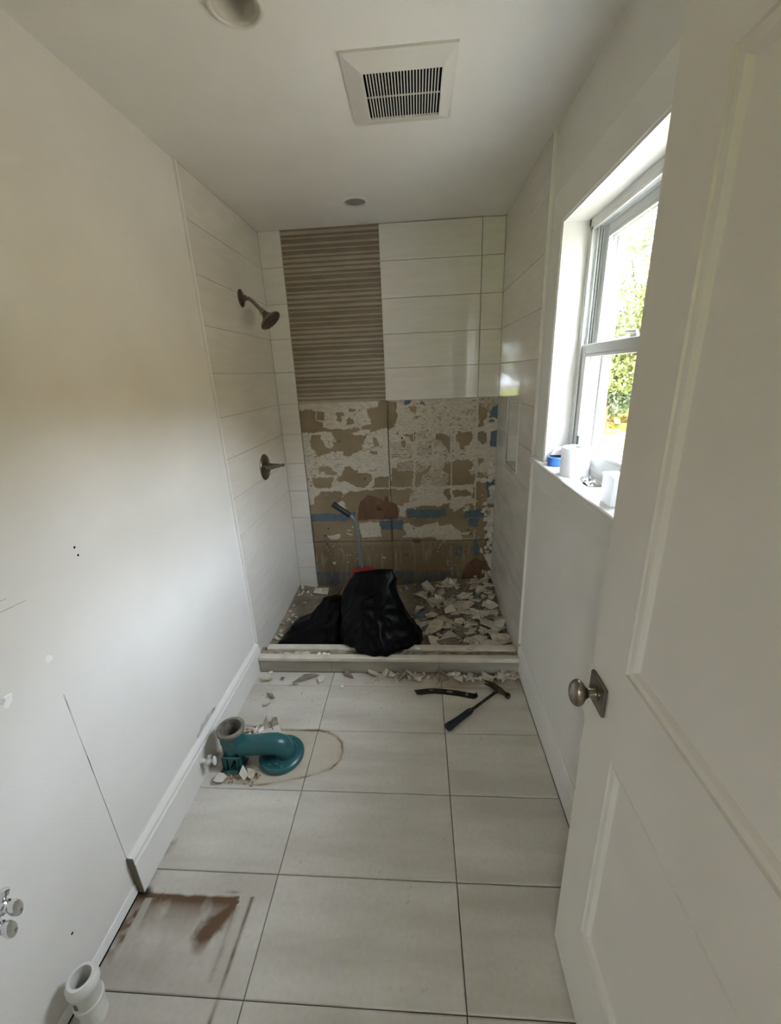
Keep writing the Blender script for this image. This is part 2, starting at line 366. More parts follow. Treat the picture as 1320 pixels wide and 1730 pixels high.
# ------------------------------------------------------------------ ceiling and walls
WIN = (.47, 1.165, 1.258, 2.143)            # bathroom window opening: y0, y1, z0, z1
NICHE = (1.69, 1.98, 1.085, 1.468)
ceil = MB(); holes_c = [(.300, .660, .875, 1.255)]
def ceiling_boxes(mb, x0, x1, y0, y1, holes):
    xs = sorted({x0, x1, *[h[i] for h in holes for i in (0, 1)]}); ys = sorted({y0, y1, *[h[i] for h in holes for i in (2, 3)]})
    for i in range(len(xs)-1):
        for j in range(len(ys)-1):
            cx, cy = (xs[i]+xs[i+1])/2, (ys[j]+ys[j+1])/2
            if any(h[0] < cx < h[1] and h[2] < cy < h[3] for h in holes): continue
            mb.box(xs[i], xs[i+1], ys[j], ys[j+1], H, H+.02)
CAN1, CAN2 = (.090, .700, .048), (.208, 1.935, .045)
ceiling_boxes(ceil, -.60, 1.30, -.68, 2.42, [(.36, .62, .935, 1.195), *[(c[0]-c[2], c[0]+c[2], c[1]-c[2], c[1]+c[2]) for c in (CAN1, CAN2)]])
ceil.box(-.60, 1.30, -.68, 2.42, H+.16, H+.18)
CEIL = struct(ceil.build('ceiling', M['ceil']))

WL = struct(MB().box(XL, -.62, -.68, 2.42, -.08, H+.18).build('wall_left', M['paint']))
wr = MB()
holes_wall(wr, 'x', XR, 1.256, -.68, 2.42, -.08, H+.18, [(WIN[0], WIN[1], WIN[2]-.012, WIN[3]), (*NICHE, XR+.092)])
WR = struct(wr.build('wall_right', M['paint']))
wb = MB().box(-.62, 1.30, YB+.022, 2.46, -.08, H+.18)
wb.box(XL, TXL+.001, YB+.002, YB+.03, 0, H); wb.box(TXR-.001, XR, YB+.002, YB+.03, 0, H)
wb.m = 0
WB = struct(wb.build('wall_back', M['grout']))
wn = MB(); holes_wall(wn, 'y', YN-.12, YN, -.62, 1.30, -.08, H+.18, [(.125, .942, -.08, 2.16)])
WN = struct(wn.build('wall_near', M['paint']))

def tile_mesh(name, sx, sy, sz, face, m, chamfer=.0012):
    """one glazed tile, centred, its long box chamfered on every edge"""
    bm = bmesh.new(); bmesh.ops.create_cube(bm, size=1); bmesh.ops.scale(bm, vec=(sx, sy, sz), verts=bm.verts)
    bmesh.ops.bevel(bm, geom=list(bm.edges), offset=chamfer, segments=1, affect='EDGES')
    me = bpy.data.meshes.new(name); bm.to_mesh(me); bm.free(); me.materials.append(m); return me
G = .0011
def rows(): return [(ZJ[i+1]+G, ZJ[i]-G) for i in range(len(ZJ)-1)]
cache = {}
def put_tile(parent, c, s, m):
    key = (tuple(round(v, 4) for v in s), m.name)
    if key not in cache: cache[key] = tile_mesh('tile', *s, None, m)
    return link('tile', cache[key], parent, c)
# grout sheets behind the side tiling
MB().box(XL, TXL-.0022, YT+.004, YB+.01, 0, H).build('grout_bed', M['grout'], WL)
gb = MB(); holes_wall(gb, 'x', TXR+.0022, XR, YT+.004, YB+.01, 0, H, [NICHE]); gb.build('grout_bed', M['grout'], WR)
for z0, z1 in rows():
    put_tile(WL, (TXL-.004, (YT+.008+YB)/2, (z0+z1)/2), (.008, YB-YT-.010, z1-z0), M['tile'])
    y0, y1 = YT+.008, YB-.001
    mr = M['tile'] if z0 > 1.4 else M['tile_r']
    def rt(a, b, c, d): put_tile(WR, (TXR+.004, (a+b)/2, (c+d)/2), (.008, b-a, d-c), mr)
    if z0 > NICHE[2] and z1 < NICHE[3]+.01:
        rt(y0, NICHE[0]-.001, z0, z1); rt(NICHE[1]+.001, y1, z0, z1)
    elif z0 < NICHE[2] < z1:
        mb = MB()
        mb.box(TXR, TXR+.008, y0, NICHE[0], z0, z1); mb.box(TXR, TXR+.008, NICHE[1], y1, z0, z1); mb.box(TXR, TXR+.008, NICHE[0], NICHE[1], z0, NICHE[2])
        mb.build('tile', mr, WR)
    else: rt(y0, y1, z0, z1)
    # left strip of the back wall
    put_tile(WB, ((TXL+.0015-.3195)/2, YB+.004, (z0+z1)/2), (-.3195-TXL-.002, .008, z1-z0), M['tile'])
for z0, z1 in rows()[:5]:
    put_tile(WB, ((.3015+.9255)/2, YB+.004, (z0+z1)/2), (.624, .008, z1-z0), M['tile'])
    put_tile(WB, ((.9285+1.0645)/2, YB+.004, (z0+z1)/2), (.136, .008, z1-z0), M['tile'])
# thin glossy trim strips where the tiling stops, and the niche
MB().box(XL-.001, TXL+.004, YT-.002, YT+.007, .17, H).build('tile_trim', M['trim'], WL, bevel=.001)
MB().box(XR+.001, TXR-.004, YT-.002, YT+.007, .17, H).build('tile_trim', M['trim'], WR, bevel=.001)
a0, a1, b0, b1 = NICHE; xn = XR+.088
MB().box(xn-.006, xn+.002, a0, a1, b0, 1.2595).build('niche_panel', M['tile_r'], WR)
MB().box(xn-.006, xn+.002, a0, a1, 1.2615, b1).build('niche_panel', M['tile_r'], WR)
for s in ((a1-.006, a1+.001), (a0-.001, a0+.006)):
    MB().box(TXR+.004, xn, *s, b0, 1.2595).build('niche_panel', M['tile_r'], WR)
    MB().box(TXR+.004, xn, *s, 1.2615, b1).build('niche_panel', M['tile_r'], WR)
MB().box(TXR+.004, xn, a0, a1, b0-.001, b0+.006).build('niche_shelf', M['tile_r'], WR)
MB().box(TXR+.004, xn, a0, a1, b1-.006, b1+.001).build('niche_panel', M['tile_r'], WR)
nt_ = MB(); e = .005
for q in ((a0-e, a0, b0-e, b1+e), (a1, a1+e, b0-e, b1+e)): nt_.box(TXR-.0025, TXR+.006, *q)
for q in ((a0, a1, b0-e, b0), (a0, a1, b1, b1+e)): nt_.box(TXR-.0025, TXR+.006, *q)
nt_.build('niche_trim', M['trim'], WR)
MB().box(TXR-.0015, TXR+.003, YB-.004, YB+.004, 1.476, H).build('caulk_line', M['grout'], WR)
MB().box(XL, TXL+.0015, YB-.003, YB+.004, 0, H).build('caulk_line', M['grout'], WL)

# five ribbed accent tiles
def accent_profile():
    h = .2083; bands = [.016, .012, .019, .009, .013, .021, .010, .017, .015, .022, .011, .012, .018, .013]; k = h/sum(bands)
    P = [(0, -.004, 1)]; z = 0                                    # (height, relief, tone of the face above this point)
    for i, w_ in enumerate(bands):
        w_ *= k
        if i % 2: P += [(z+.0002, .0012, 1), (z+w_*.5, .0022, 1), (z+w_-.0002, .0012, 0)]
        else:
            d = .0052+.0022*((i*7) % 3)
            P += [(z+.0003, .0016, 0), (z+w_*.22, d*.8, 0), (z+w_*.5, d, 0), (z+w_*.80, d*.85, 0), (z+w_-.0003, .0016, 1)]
        z += w_
    return P+[(h, -.004, 1)], h
P2, hh = accent_profile()
am = MB(); x0, x1 = -.3165, .2985; n = len(P2)
vs = []
for zz, d, tn in P2: vs += [(x0, -d, zz-hh/2), (x1, -d, zz-hh/2)]
vs += [(x0, .006, hh/2), (x1, .006, hh/2), (x0, .006, -hh/2), (x1, .006, -hh/2)]
fs = [(2*i, 2*i+1, 2*i+3, 2*i+2) for i in range(n-1)]
fs += [(2*n-2, 2*n-1, 2*n+1, 2*n), (2*n, 2*n+1, 2*n+3, 2*n+2), (2*n+2, 2*n+3, 1, 0)]
fs += [tuple([2*n+2]+[2*i for i in range(n)]+[2*n]), tuple([2*n+3]+[2*i+1 for i in range(n)]+[2*n+1])]
am.add(vs, fs)
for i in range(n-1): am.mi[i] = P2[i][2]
first = None
for z0, z1 in rows()[:5]:
    if first is None:
        first = am.build('ribbed_tile', [M['accent'], M['accent_dark']], WB); me = first.data
        first.location = (0, YB+.006, (z0+z1)/2)
    else: link('ribbed_tile', me, WB, (0, YB+.006, (z0+z1)/2))
MB().box(.2990, .3012, YB, YB+.006, 1.474, H).build('tile_trim', M['trim'], WB)
MB().box(-.3190, -.3168, YB, YB+.006, .02, H).build('tile_trim', M['grout'], WB)

# bared backer boards below the tiles: smears of thinset, blue membrane and torn holes, all with their own relief
TAN=[[(-0.325,1.422),(-0.203,1.423),(-0.207,1.351),(-0.16,1.327),(-0.163,1.301),(-0.1,1.285),(0.098,1.293),(0.108,1.267),(0.043,1.258),(0.06,1.24),(0.146,1.232),(0.119,1.169),(0.11,1.123),(0.063,1.113),(0.031,1.087),(-0.027,1.097),(-0.037,1.127),(-0.126,1.118),(-0.181,1.108),(-0.218,1.094),(-0.255,1.145),(-0.262,1.187),(-0.244,1.25),(-0.185,1.248),(-0.172,1.201),(-0.147,1.154),(-0.112,1.147),(-0.084,1.199),(-0.096,1.262),(-0.148,1.27),(-0.318,1.269)],[(-0.198,1.418),(-0.147,1.41),(-0.146,1.349),(-0.198,1.356)],[(-0.049,1.407),(-0.003,1.411),(0.006,1.383),(-0.028,1.379),(-0.019,1.35),(-0.038,1.329),(-0.06,1.346)],[(0.01,1.355),(0.062,1.359),(0.068,1.319),(0.002,1.319)],[(0.038,1.426),(0.084,1.424),(0.082,1.402),(0.031,1.404)],[(0.171,1.421),(0.237,1.435),(0.256,1.478),(0.304,1.476),(0.304,1.289),(0.246,1.274),(0.108,1.273),(0.127,1.306),(0.185,1.31),(0.167,1.394)],[(0.192,1.225),(0.221,1.218),(0.229,1.155),(0.206,1.155)],[(0.169,1.121),(0.222,1.126),(0.226,1.102),(0.168,1.104)],[(-0.207,1.019),(-0.147,1.023),(-0.126,0.986),(-0.085,0.973),(-0.104,0.955),(-0.165,0.954),(-0.187,0.982),(-0.223,0.983)],[(-0.028,1.014),(0.026,1.006),(0.054,0.982),(0.089,0.981),(0.064,0.957),(0.16,0.958),(0.169,0.906),(0.144,0.894),(0.117,0.851),(0.045,0.859),(-0.012,0.898),(-0.084,0.906),(-0.082,0.93),(-0.05,0.954)],[(-0.27,0.935),(-0.106,0.934),(-0.127,0.9),(-0.138,0.851),(-0.254,0.854),(-0.275,0.892)],[(0.194,0.93),(0.295,0.933),(0.298,0.847),(0.16,0.85),(0.191,0.881)],[(-0.213,0.828),(-0.067,0.824),(-0.05,0.799),(-0.006,0.823),(0.309,0.835),(0.302,0.664),(-0.278,0.675),(-0.274,0.778)],[(0.309,1.468),(0.367,1.453),(0.372,1.409),(0.37,1.351),(0.355,1.293),(0.304,1.275)],[(0.458,1.425),(0.516,1.423),(0.509,1.391),(0.463,1.387)],[(0.406,1.239),(0.499,1.243),(0.485,1.19),(0.465,1.177),(0.446,1.218)],[(0.388,1.19),(0.425,1.185),(0.424,1.145),(0.39,1.153)],[(0.645,1.238),(0.711,1.229),(0.744,1.202),(0.738,1.082),(0.704,1.137),(0.678,1.178),(0.641,1.199)],[(0.789,1.24),(0.894,1.243),(0.908,1.19),(0.876,1.152),(0.843,1.139),(0.844,1.099),(0.817,1.12),(0.81,1.154),(0.783,1.174)],[(0.934,1.433),(0.999,1.381),(1.0,1.343),(0.975,1.324),(0.977,1.273),(0.938,1.271)],[(0.933,1.236),(0.991,1.234),(1.0,1.168),(0.968,1.142),(0.935,1.17)],[(0.316,0.99),(0.344,0.996),(0.371,0.974),(0.473,0.965),(0.471,0.844),(0.311,0.848)],[(0.731,1.027),(0.878,1.044),(0.905,1.023),(0.9,0.982),(0.867,0.955),(0.881,0.927),(0.928,0.925),(0.923,0.855),(0.712,0.853),(0.746,0.93),(0.684,0.966)],[(0.935,1.049),(0.991,1.048),(0.985,1.02),(0.946,0.987)],[(0.941,0.953),(1.016,0.909),(0.942,0.904)],[(0.943,0.876),(1.01,0.881),(1.015,0.753),(0.995,0.717),(0.898,0.741),(0.917,0.827)],[(0.31,0.834),(0.47,0.83),(0.448,0.787),(0.432,0.692),(0.312,0.694)],[(0.705,0.825),(0.746,0.831),(0.747,0.737),(0.698,0.752)],[(0.767,0.816),(0.876,0.821),(0.898,0.77),(0.767,0.758)],[(0.493,0.943),(0.569,0.983),(0.61,1.01),(0.596,0.962),(0.541,0.935),(0.512,0.843),(0.491,0.844)]]
COMB=[('d',[(0.495,1.037),(0.745,1.03),(0.739,0.852),(0.491,0.851)]),('e',[(0.625,1.206),(0.75,1.215),(0.744,1.095),(0.624,1.112)]),('v',[(0.506,1.249),(0.618,1.245),(0.618,1.198),(0.505,1.201)]),('v',[(0.933,1.458),(1.078,1.465),(1.077,1.346),(0.935,1.389)]),('h',[(0.353,1.045),(0.475,1.041),(0.473,0.975),(0.35,0.978)]),('h',[(0.505,1.183),(0.625,1.186),(0.611,1.079),(0.503,1.082)]),('h',[(0.317,1.188),(0.478,1.17),(0.469,1.062),(0.319,1.066)]),('h',[(0.866,1.01),(0.929,1.008),(0.932,0.918),(0.867,0.927)])]
BLUE=[[(1.023,1.239),(1.075,1.244),(1.08,1.132),(1.024,1.124)],[(1.024,1.386),(1.073,1.428),(1.078,1.327),(1.007,1.33)],[(1.012,0.923),(1.078,0.866),(1.021,0.753),(1.013,0.753)],[(0.429,1.467),(0.478,1.465),(0.465,1.444),(0.432,1.439)],[(0.543,1.46),(0.568,1.453),(0.562,1.434),(0.539,1.441)],[(1.014,1.323),(1.053,1.309),(1.047,1.29),(1.008,1.298)],[(0.417,0.676),(0.705,0.67),(0.713,0.618),(0.649,0.6),(0.43,0.608)],[(0.852,0.653),(0.99,0.672),(0.985,0.606),(0.846,0.604)],[(0.881,0.596),(0.965,0.595),(0.953,0.523),(0.889,0.532)],[(0.25,0.589),(0.386,0.586),(0.384,0.517),(0.247,0.516)],[(1.016,0.5),(1.058,0.499),(1.061,0.445),(1.021,0.352),(1.007,0.368)],[(0.927,0.416),(0.963,0.408),(0.966,0.29),(0.93,0.29)],[(1.034,0.193),(1.078,0.192),(1.08,0.119),(1.037,0.119)],[(-0.328,0.654),(-0.072,0.652),(0.034,0.663),(0.031,0.618),(-0.077,0.593),(-0.335,0.588)],[(0.215,0.582),(0.394,0.592),(0.385,0.513),(0.218,0.516)]]
FADED=[[(0.298,0.158),(0.839,0.162),(0.825,0.071),(0.677,0.013),(0.49,0.023),(0.303,0.075)],[(-0.374,0.156),(0.019,0.152),(-0.039,0.066),(-0.35,0.002),(-0.39,0.002)],[(0.749,0.387),(0.843,0.371),(0.844,0.275),(0.779,0.292)]]
WHITE=[[(0.469,0.793),(0.705,0.787),(0.733,0.729),(0.65,0.694),(0.601,0.702),(0.425,0.683),(0.397,0.721),(0.454,0.742)],[(0.747,0.75),(0.926,0.754),(0.934,0.681),(0.878,0.718),(0.775,0.647),(0.747,0.677)],[(0.34,0.707),(0.418,0.706),(0.408,0.609),(0.359,0.617),(0.375,0.669)],[(0.422,0.57),(0.478,0.531),(0.592,0.552),(0.649,0.582),(0.663,0.536),(0.706,0.535),(0.748,0.565),(0.777,0.526),(0.827,0.48),(0.897,0.486),(0.891,0.467),(0.834,0.464),(0.835,0.418),(0.649,0.42),(0.634,0.444),(0.483,0.446),(0.411,0.455),(0.375,0.448),(0.412,0.478),(0.392,0.548)],[(0.929,0.501),(0.939,0.501),(0.941,0.42),(0.835,0.421),(0.835,0.429),(0.93,0.432)],[(0.844,0.69),(0.886,0.696),(0.88,0.652),(0.852,0.623)],[(0.053,0.578),(0.215,0.578),(0.215,0.456),(0.064,0.448)],[(-0.109,0.737),(-0.058,0.755),(-0.032,0.69),(-0.039,0.684)],[(-0.2,0.475),(-0.091,0.487),(-0.1,0.46),(-0.159,0.441),(-0.196,0.455)],[(-0.046,0.5),(-0.004,0.472),(-0.017,0.466),(-0.053,0.493)],[(-0.188,0.247),(-0.149,0.247),(-0.157,0.225)],[(0.22,0.292),(0.251,0.284),(0.25,0.263),(0.219,0.271)]]
HOLE=[[(0.055,0.701),(0.083,0.752),(0.134,0.789),(0.206,0.768),(0.253,0.735),(0.258,0.78),(0.273,0.779),(0.283,0.735),(0.331,0.728),(0.359,0.65),(0.345,0.592),(0.252,0.594),(0.048,0.594)],[(0.874,0.211),(0.945,0.266),(1.011,0.233),(0.986,0.103),(0.899,0.062),(0.856,0.021),(0.839,0.121)],[(0.454,0.431),(0.519,0.426),(0.519,0.398),(0.482,0.399),(0.454,0.415)]]

def board_paint(x, z):
    n0 = fbm(x*30, z*30, 31, 4)-.5; n1 = fbm(x*30+40, z*30+3, 32, 4)-.5; n2 = fbm(x*110, z*110, 33, 3)-.5; n3 = fbm(x*110+9, z*110, 34, 3)-.5
    big = fbm(x*6, z*6, 35, 4)
    wx, wz = x+n0*.030+n2*.012, z+n1*.026+n3*.010
    tan = z < (.715+.05*n0)
    anyof = lambda Ps: np.logical_or.reduce([inpoly(wx, wz, P) for P in Ps])
    tan = tan | anyof(TAN)
    for ang, P in COMB:
        ins = inpoly(wx, wz, P)
        u = {'d': x*.80-z*.36, 'e': x*.42-z*.90, 'v': x, 'h': z}[ang]
        ph = (u+n0*.004)*2*math.pi/(.0125 if ang != 'v' else .011)
        tan = np.where(ins & (np.sin(ph) > .05+3.2*(fbm(x*9, z*9, 40)-.42)), True, tan)
    tan = tan & ~anyof(WHITE)
    fine = fbm(x*55, z*95, 36, 4)
    # nicks in the thinset, flecks on the board
    tan = np.where((fine < .30-.06*(big-.5)) & (z > .70) & (big > .5), True, tan)
    fleck = (fine > .735) & (z < .80) & (z > .12) & (fbm(x*8+3, z*8, 37, 3) > .58)
    comb = .5+.5*np.sin((z+n0*.003)*2*math.pi/.0105)
    # thin proud ghost joints left by the old tiles
    gv = np.zeros(x.shape, bool)
    for xv, za, zb in ((.484, .60, 1.26), (.619, 1.0, 1.3), (.753, .72, 1.44), (.929, .62, 1.46)):
        gv |= (np.abs(x-xv+n0*.004) < .0045) & (z > za) & (z < zb) & (fbm(z*7, x*0+xv, 50) > .30)
    for zv, xa, xb in ((.843, -.25, .93), (1.266, .3, 1.0), (1.048, .45, .93), (1.052, -.2, .3)):
        gv |= (np.abs(z-zv+n0*.006) < .0042) & (x > xa) & (x < xb) & (fbm(x*6+3, x*0+zv, 51) > .36)
    T1, T2, W1, W2 = lin(128, 113, 89), lin(152, 137, 111), lin(178, 171, 155), lin(200, 193, 178)
    c = mixc(np.broadcast_to(np.array(T1[:3]), x.shape+(3,)), T2, np.clip(big*1.6-.3, 0, 1))
    low = np.clip((.425-z)/.05, 0, 1); c = mixc(c, lin(118, 104, 82), low*.65)
    streak = fbm(x*55, z*7, 60, 3); c = mixc(c, lin(176, 168, 150), np.clip((streak-.58)*4, 0, 1)*low*.5*np.clip((fbm(x*5, z*5, 61)-.4)*4, 0, 1))
    hgt = n0*.0006
    wc = mixc(np.broadcast_to(np.array(W1[:3]), x.shape+(3,)), W2, np.clip(fine*1.7-.35, 0, 1))
    wmask = (~tan) | gv | fleck
    c = np.where(wmask[..., None], wc, c)
    hgt = np.where(~tan, .0022+.0016*comb*np.clip(fbm(x*4, z*4, 62)*2-.3, 0, 1), hgt); hgt = np.where(gv, .0040, hgt); hgt = np.where(fleck & tan, .0018, hgt)
    b = anyof(BLUE); fd = anyof(FADED)
    bc = mixc(np.broadcast_to(np.array(lin(82, 97, 107)[:3]), x.shape+(3,)), lin(100, 115, 123), np.clip(fine*1.6-.3, 0, 1))
    c = np.where(b[..., None], bc, c); hgt = np.where(b, .0008, hgt)
    sf = np.clip((fbm(x*75, z*14+3, 63, 4)-.26)*2.6, 0, 1)*np.where(fd, 1, 0)*np.clip(fbm(x*7, z*7, 64, 3)*2.4-.1, 0, 1); c = mixc(c, lin(84, 98, 105), sf*.9)
    hx, hz = x+n0*.018+n2*.008, z+n1*.018+n3*.008
    h_ = np.logical_or.reduce([inpoly(hx, hz, P) for P in HOLE])
    # paper torn back round each hole, brown inside
    hc = mixc(np.broadcast_to(np.array(lin(100, 76, 59)[:3]), x.shape+(3,)), lin(126, 98, 78), np.clip(fbm(x*14, z*5, 70)*1.8-.4, 0, 1))
    c = np.where(h_[..., None], hc, c); hgt = np.where(h_, -.0055-.004*fbm(x*14, z*9, 71), hgt)
    # screw holes and a pocked corner
    for sx, sz in ((.47,.52),(.88,.50),(.90,.47),(-.22,.47),(-.21,.40),(-.19,.53),(.41,.30),(.86,.32),(.42,.42),(-.05,1.20),(.37,1.24),(.40,1.21),(.12,.92),(.60,1.14)):
        r = np.hypot(x-sx+n2*.006, z-sz+n3*.006); c = mixc(c, lin(50, 42, 32), (r < .0058)*.9); hgt = np.where(r < .0055, -.006, hgt)
    seam = np.clip(1-np.abs(x-(.300+.006*n0))/.010, 0, 1)*((z < .62) & (z > .02)); c = mixc(c, lin(92, 78, 58), seam*.8*np.clip(big*2-.3, 0, 1))
    vnk = np.clip(1-np.abs(z-.418+n1*.006)/.006, 0, 1); c = mixc(c, lin(70, 60, 46), vnk*.55)
    edge_dark = np.clip((.14-z)/.12, 0, 1)*.45; c = mixc(c, lin(84, 78, 68), edge_dark*np.clip(n0*2+.6, 0, 1))  # board tone gets darker towards the bottom edge
    return c, hgt
def board(x0, x1, z0, z1, tip=.0):
    st = .0033; xs = np.linspace(x0, x1, int((x1-x0)/st)); zs = np.linspace(z0, z1, int((z1-z0)/st))
    X, Z = np.meshgrid(xs, zs); c, h = board_paint(X, Z)
    Y = YB+.010+tip-h; Y[0, :] = Y[-1, :] = YB+.021; Y[:, 0] = Y[:, -1] = YB+.021
    return grid_obj('backer_board', np.stack([X, Y, Z], -1), len(xs), len(zs), M['board'], WB, c, smooth=False)
MB().box(-.33, 1.072, YB+.0215, YB+.0225, 0, 1.48).build('stud_void', M['dark_wood'], WB)
board(-.3190, .3020, .4200, 1.4735); board(.3065, 1.0720, .4200, 1.4735, .0008); board(-.3190, 1.0720, .0060, .4165, .0012)
# jagged thinset left hanging in the right-hand corner
def lump(mb, c, s, seed):
    bm = bmesh.new(); bmesh.ops.create_icosphere(bm, subdivisions=1, radius=1)
    r = random.Random(seed)
    for v in bm.verts: v.co = Vector((v.co.x*s[0], v.co.y*s[1], v.co.z*s[2]))*r.uniform(.6, 1.25)
    mb.add([tuple(v.co+Vector(c)) for v in bm.verts], [tuple(v.index for v in f.verts) for f in bm.faces]); bm.free()
mo = MB(); r = random.Random(3)
for i in range(170):
    z = r.uniform(.03, 1.03) if i < 120 else r.uniform(.03, .66); wd = (.055+.03*math.sin(z*22)) if z < .9 else .035
    lump(mo, (TXR-abs(r.gauss(0, wd*.6))-.004, YB+.003, z), (r.uniform(.008, .024), r.uniform(.004, .011), r.uniform(.008, .024)), i)
tag(mo.build('thinset_crumb', M['mortar'], WB), kind='stuff')
# torn paper flaps at the holes
for (cx, cz, wd, ht, a) in ((.268, .645, .034, .085, .5), (.222, .70, .02, .05, -.3), (1.02, .20, .05, .11, -.4)):
    f = MB(); n_ = 7; pts = []
    for i in range(n_+1):
        t = i/n_; wv = wd*(1-.75*t)*(.85+.3*random.random())
        for s in (-1, 1): pts.append((cx+s*wv+a*.03*t, YB+.006-.022*math.sin(t*1.6), cz-ht/2+ht*t))
    f.add(pts, [(2*i, 2*i+1, 2*i+3, 2*i+2) for i in range(n_)])
    o = f.build('torn_paper', noisy(mat('brown_paper', (.2, .1, .06), .9), lin(98, 74, 56), lin(122, 96, 76), 20), WB)
    sm = o.modifiers.new('thick', 'SOLIDIFY'); sm.thickness = .0015

# ------------------------------------------------------------------ baseboards
def baseboard(name, xw, s, y0, y1, th, ht):
    pr = [(0, 0), (th, 0), (th, ht-.036), (th*.82, ht-.030), (th*.80, ht-.016), (th*.45, ht-.004), (th*.30, ht), (0, ht)]
    mb = MB(); mb.ring_loft([[(xw+s*d, y, z) for d, z in pr] for y in (y0, y1)])
    return struct(mb.build(name, M['trim']))
BBL = baseboard('baseboard_left', XL, 1, .236, 1.372, .024, .170)
baseboard('baseboard_right', XR, -1, YN, 1.372, .014, .162)
MB().box(XL+.001, XL+.022, .2335, .2362, 0, .166).build('cut_end', M['dark_wood'], BBL)
sc = MB(); pts = []
for i in range(9):
    t = i/8; y = .70+.17*t; wv = .008+.012*math.sin(t*3.14)*random.uniform(.7, 1.2)
    pts += [(XL+.0006, y, .172), (XL+.0006, y, .172+wv*1.6)]
sc.add(pts, [(2*i, 2*i+1, 2*i+3, 2*i+2) for i in range(8)]); sc.build('scuff_mark', M['scuff'], WL)
struct(MB().box(XL, XL+.004, YN, .232, .004, .045).build('trim_1', M['plaster']))
MB().box(XL, XL+.006, YN, .236, 0, .0035).build('gap', M['black'], FLOOR)

# marks left on the left wall by what was taken off it
def disc(name, y, z, r, m, th=.0008, sq=1.0):
    return MB().lathe([(0, r), (th, r*.8)], (XL, y, z), (1, 0, 0), 14, squash=(1, sq)).build(name, m, WL)
disc('screw_hole', .398, 1.212, .0036, M['black']); disc('screw_hole', .402, 1.186, .0036, M['black'])
disc('screw_hole', .026, .207, .0038, M['black'])
def blot(y, z, s, m, name):
    r = random.Random(int(y*1000)); P = [(math.cos(a)*s*r.uniform(.6, 1.2), math.sin(a)*s*r.uniform(.6, 1.3)) for a in np.linspace(0, 6.28, 11)[:-1]]
    mb = MB(); mb.ring_loft([[(XL-.0002, y+p[0], z+p[1]) for p in P], [(XL+.0012, y+p[0]*.75, z+p[1]*.75) for p in P]]); return mb.build(name, m, WL, smooth=False)
blot(.222, .968, .013, M['plaster'], 'plaster_patch'); blot(.100, .945, .018, M['plaster'], 'plaster_patch'); blot(.090, .955, .009, M['scuff'], 'plaster_patch')
def scratch(p, q, wd, m):
    p, q = Vector((p[0], p[1])), Vector((q[0], q[1])); d = (q-p).normalized(); nn = Vector((-d.y, d.x))*wd
    k = [p+nn, p-nn, q-nn*.5, q+nn*.5]
    mb = MB(); mb.ring_loft([[(XL-.0002, a.x, a.y) for a in k], [(XL+.0006, a.x, a.y) for a in k]]); mb.build('scratch', m, WL)
scratch((.228, .846), (.236, .172), .0016, M['scuff']); scratch((.232, .62), (.2365, .40), .0022, M['plaster'])
scratch((.02, 1.165), (.222, 1.146), .0014, M['scuff']); scratch((.02, 1.195), (.18, 1.175), .0010, M['scuff'])

# ------------------------------------------------------------------ shower curb and pan
cu = thing('shower_curb', (.3, 1.385, 0), 'grey tiled shower curb with white cap strips and a broken mud bed between them', 'curb')
yc0, yc1 = 1.327, 1.452
MB().box(XL+.002, XR-.002, yc0+.006, yc1, .0, .082).build('curb_core', M['mud'], cu)
for a, b in ((-.44, -.013), (-.0105, .610), (.6125, 1.070)):
    MB().box(a, b, yc0, yc0+.008, .004, .080).build('tile', M['curb_tile'], cu, bevel=.001)
MB().box(-.452, 1.071, yc0-.006, yc0+.034, .0805, .106).build('front_cap', M['curb_cap'], cu, bevel=.004)
MB().box(-.420, 1.060, yc0+.082, yc1+.002, .0805, .104).build('back_cap', M['curb_cap'], cu, bevel=.003)
nu, nv = 300, 14
X, Y = np.meshgrid(np.linspace(-.455, 1.070, nu), np.linspace(yc0+.030, yc0+.086, nv))
nz = fbm(X*38, Y*38, 80, 4); Z = .0885+.010*(nz-.45)+np.where(X < 0, .006*(fbm(X*14, Y*14, 81)-.35), 0)
grid_obj('mud_strip', np.stack([X, Y, Z], -1), nu, nv, M['mud'], cu)
nu, nv = 150, 90
X, Y = np.meshgrid(np.linspace(TXL, TXR+.004, nu), np.linspace(yc1-.01, YB+.012, nv))
def pan_height(x, y):
    right = 1/(1+math.exp(-(x-.46)/.07)); back = 1/(1+math.exp(-(y-2.06)/.06)); edge = math.exp(-(x-TXL)/.045)
    corner = math.exp(-((x-1.0)/.22)**2-((y-2.2)/.25)**2)
    return .012+.030*right+.018*back+.022*edge+.035*corner+.010*right*(y-1.5)
Z = np.vectorize(pan_height)(X, Y)+.010*(fbm(X*25, Y*25, 90, 4)-.5)
pan = grid_obj('shower_pan', np.stack([X, Y, Z], -1), nu, nv, M['pan'], FLOOR)

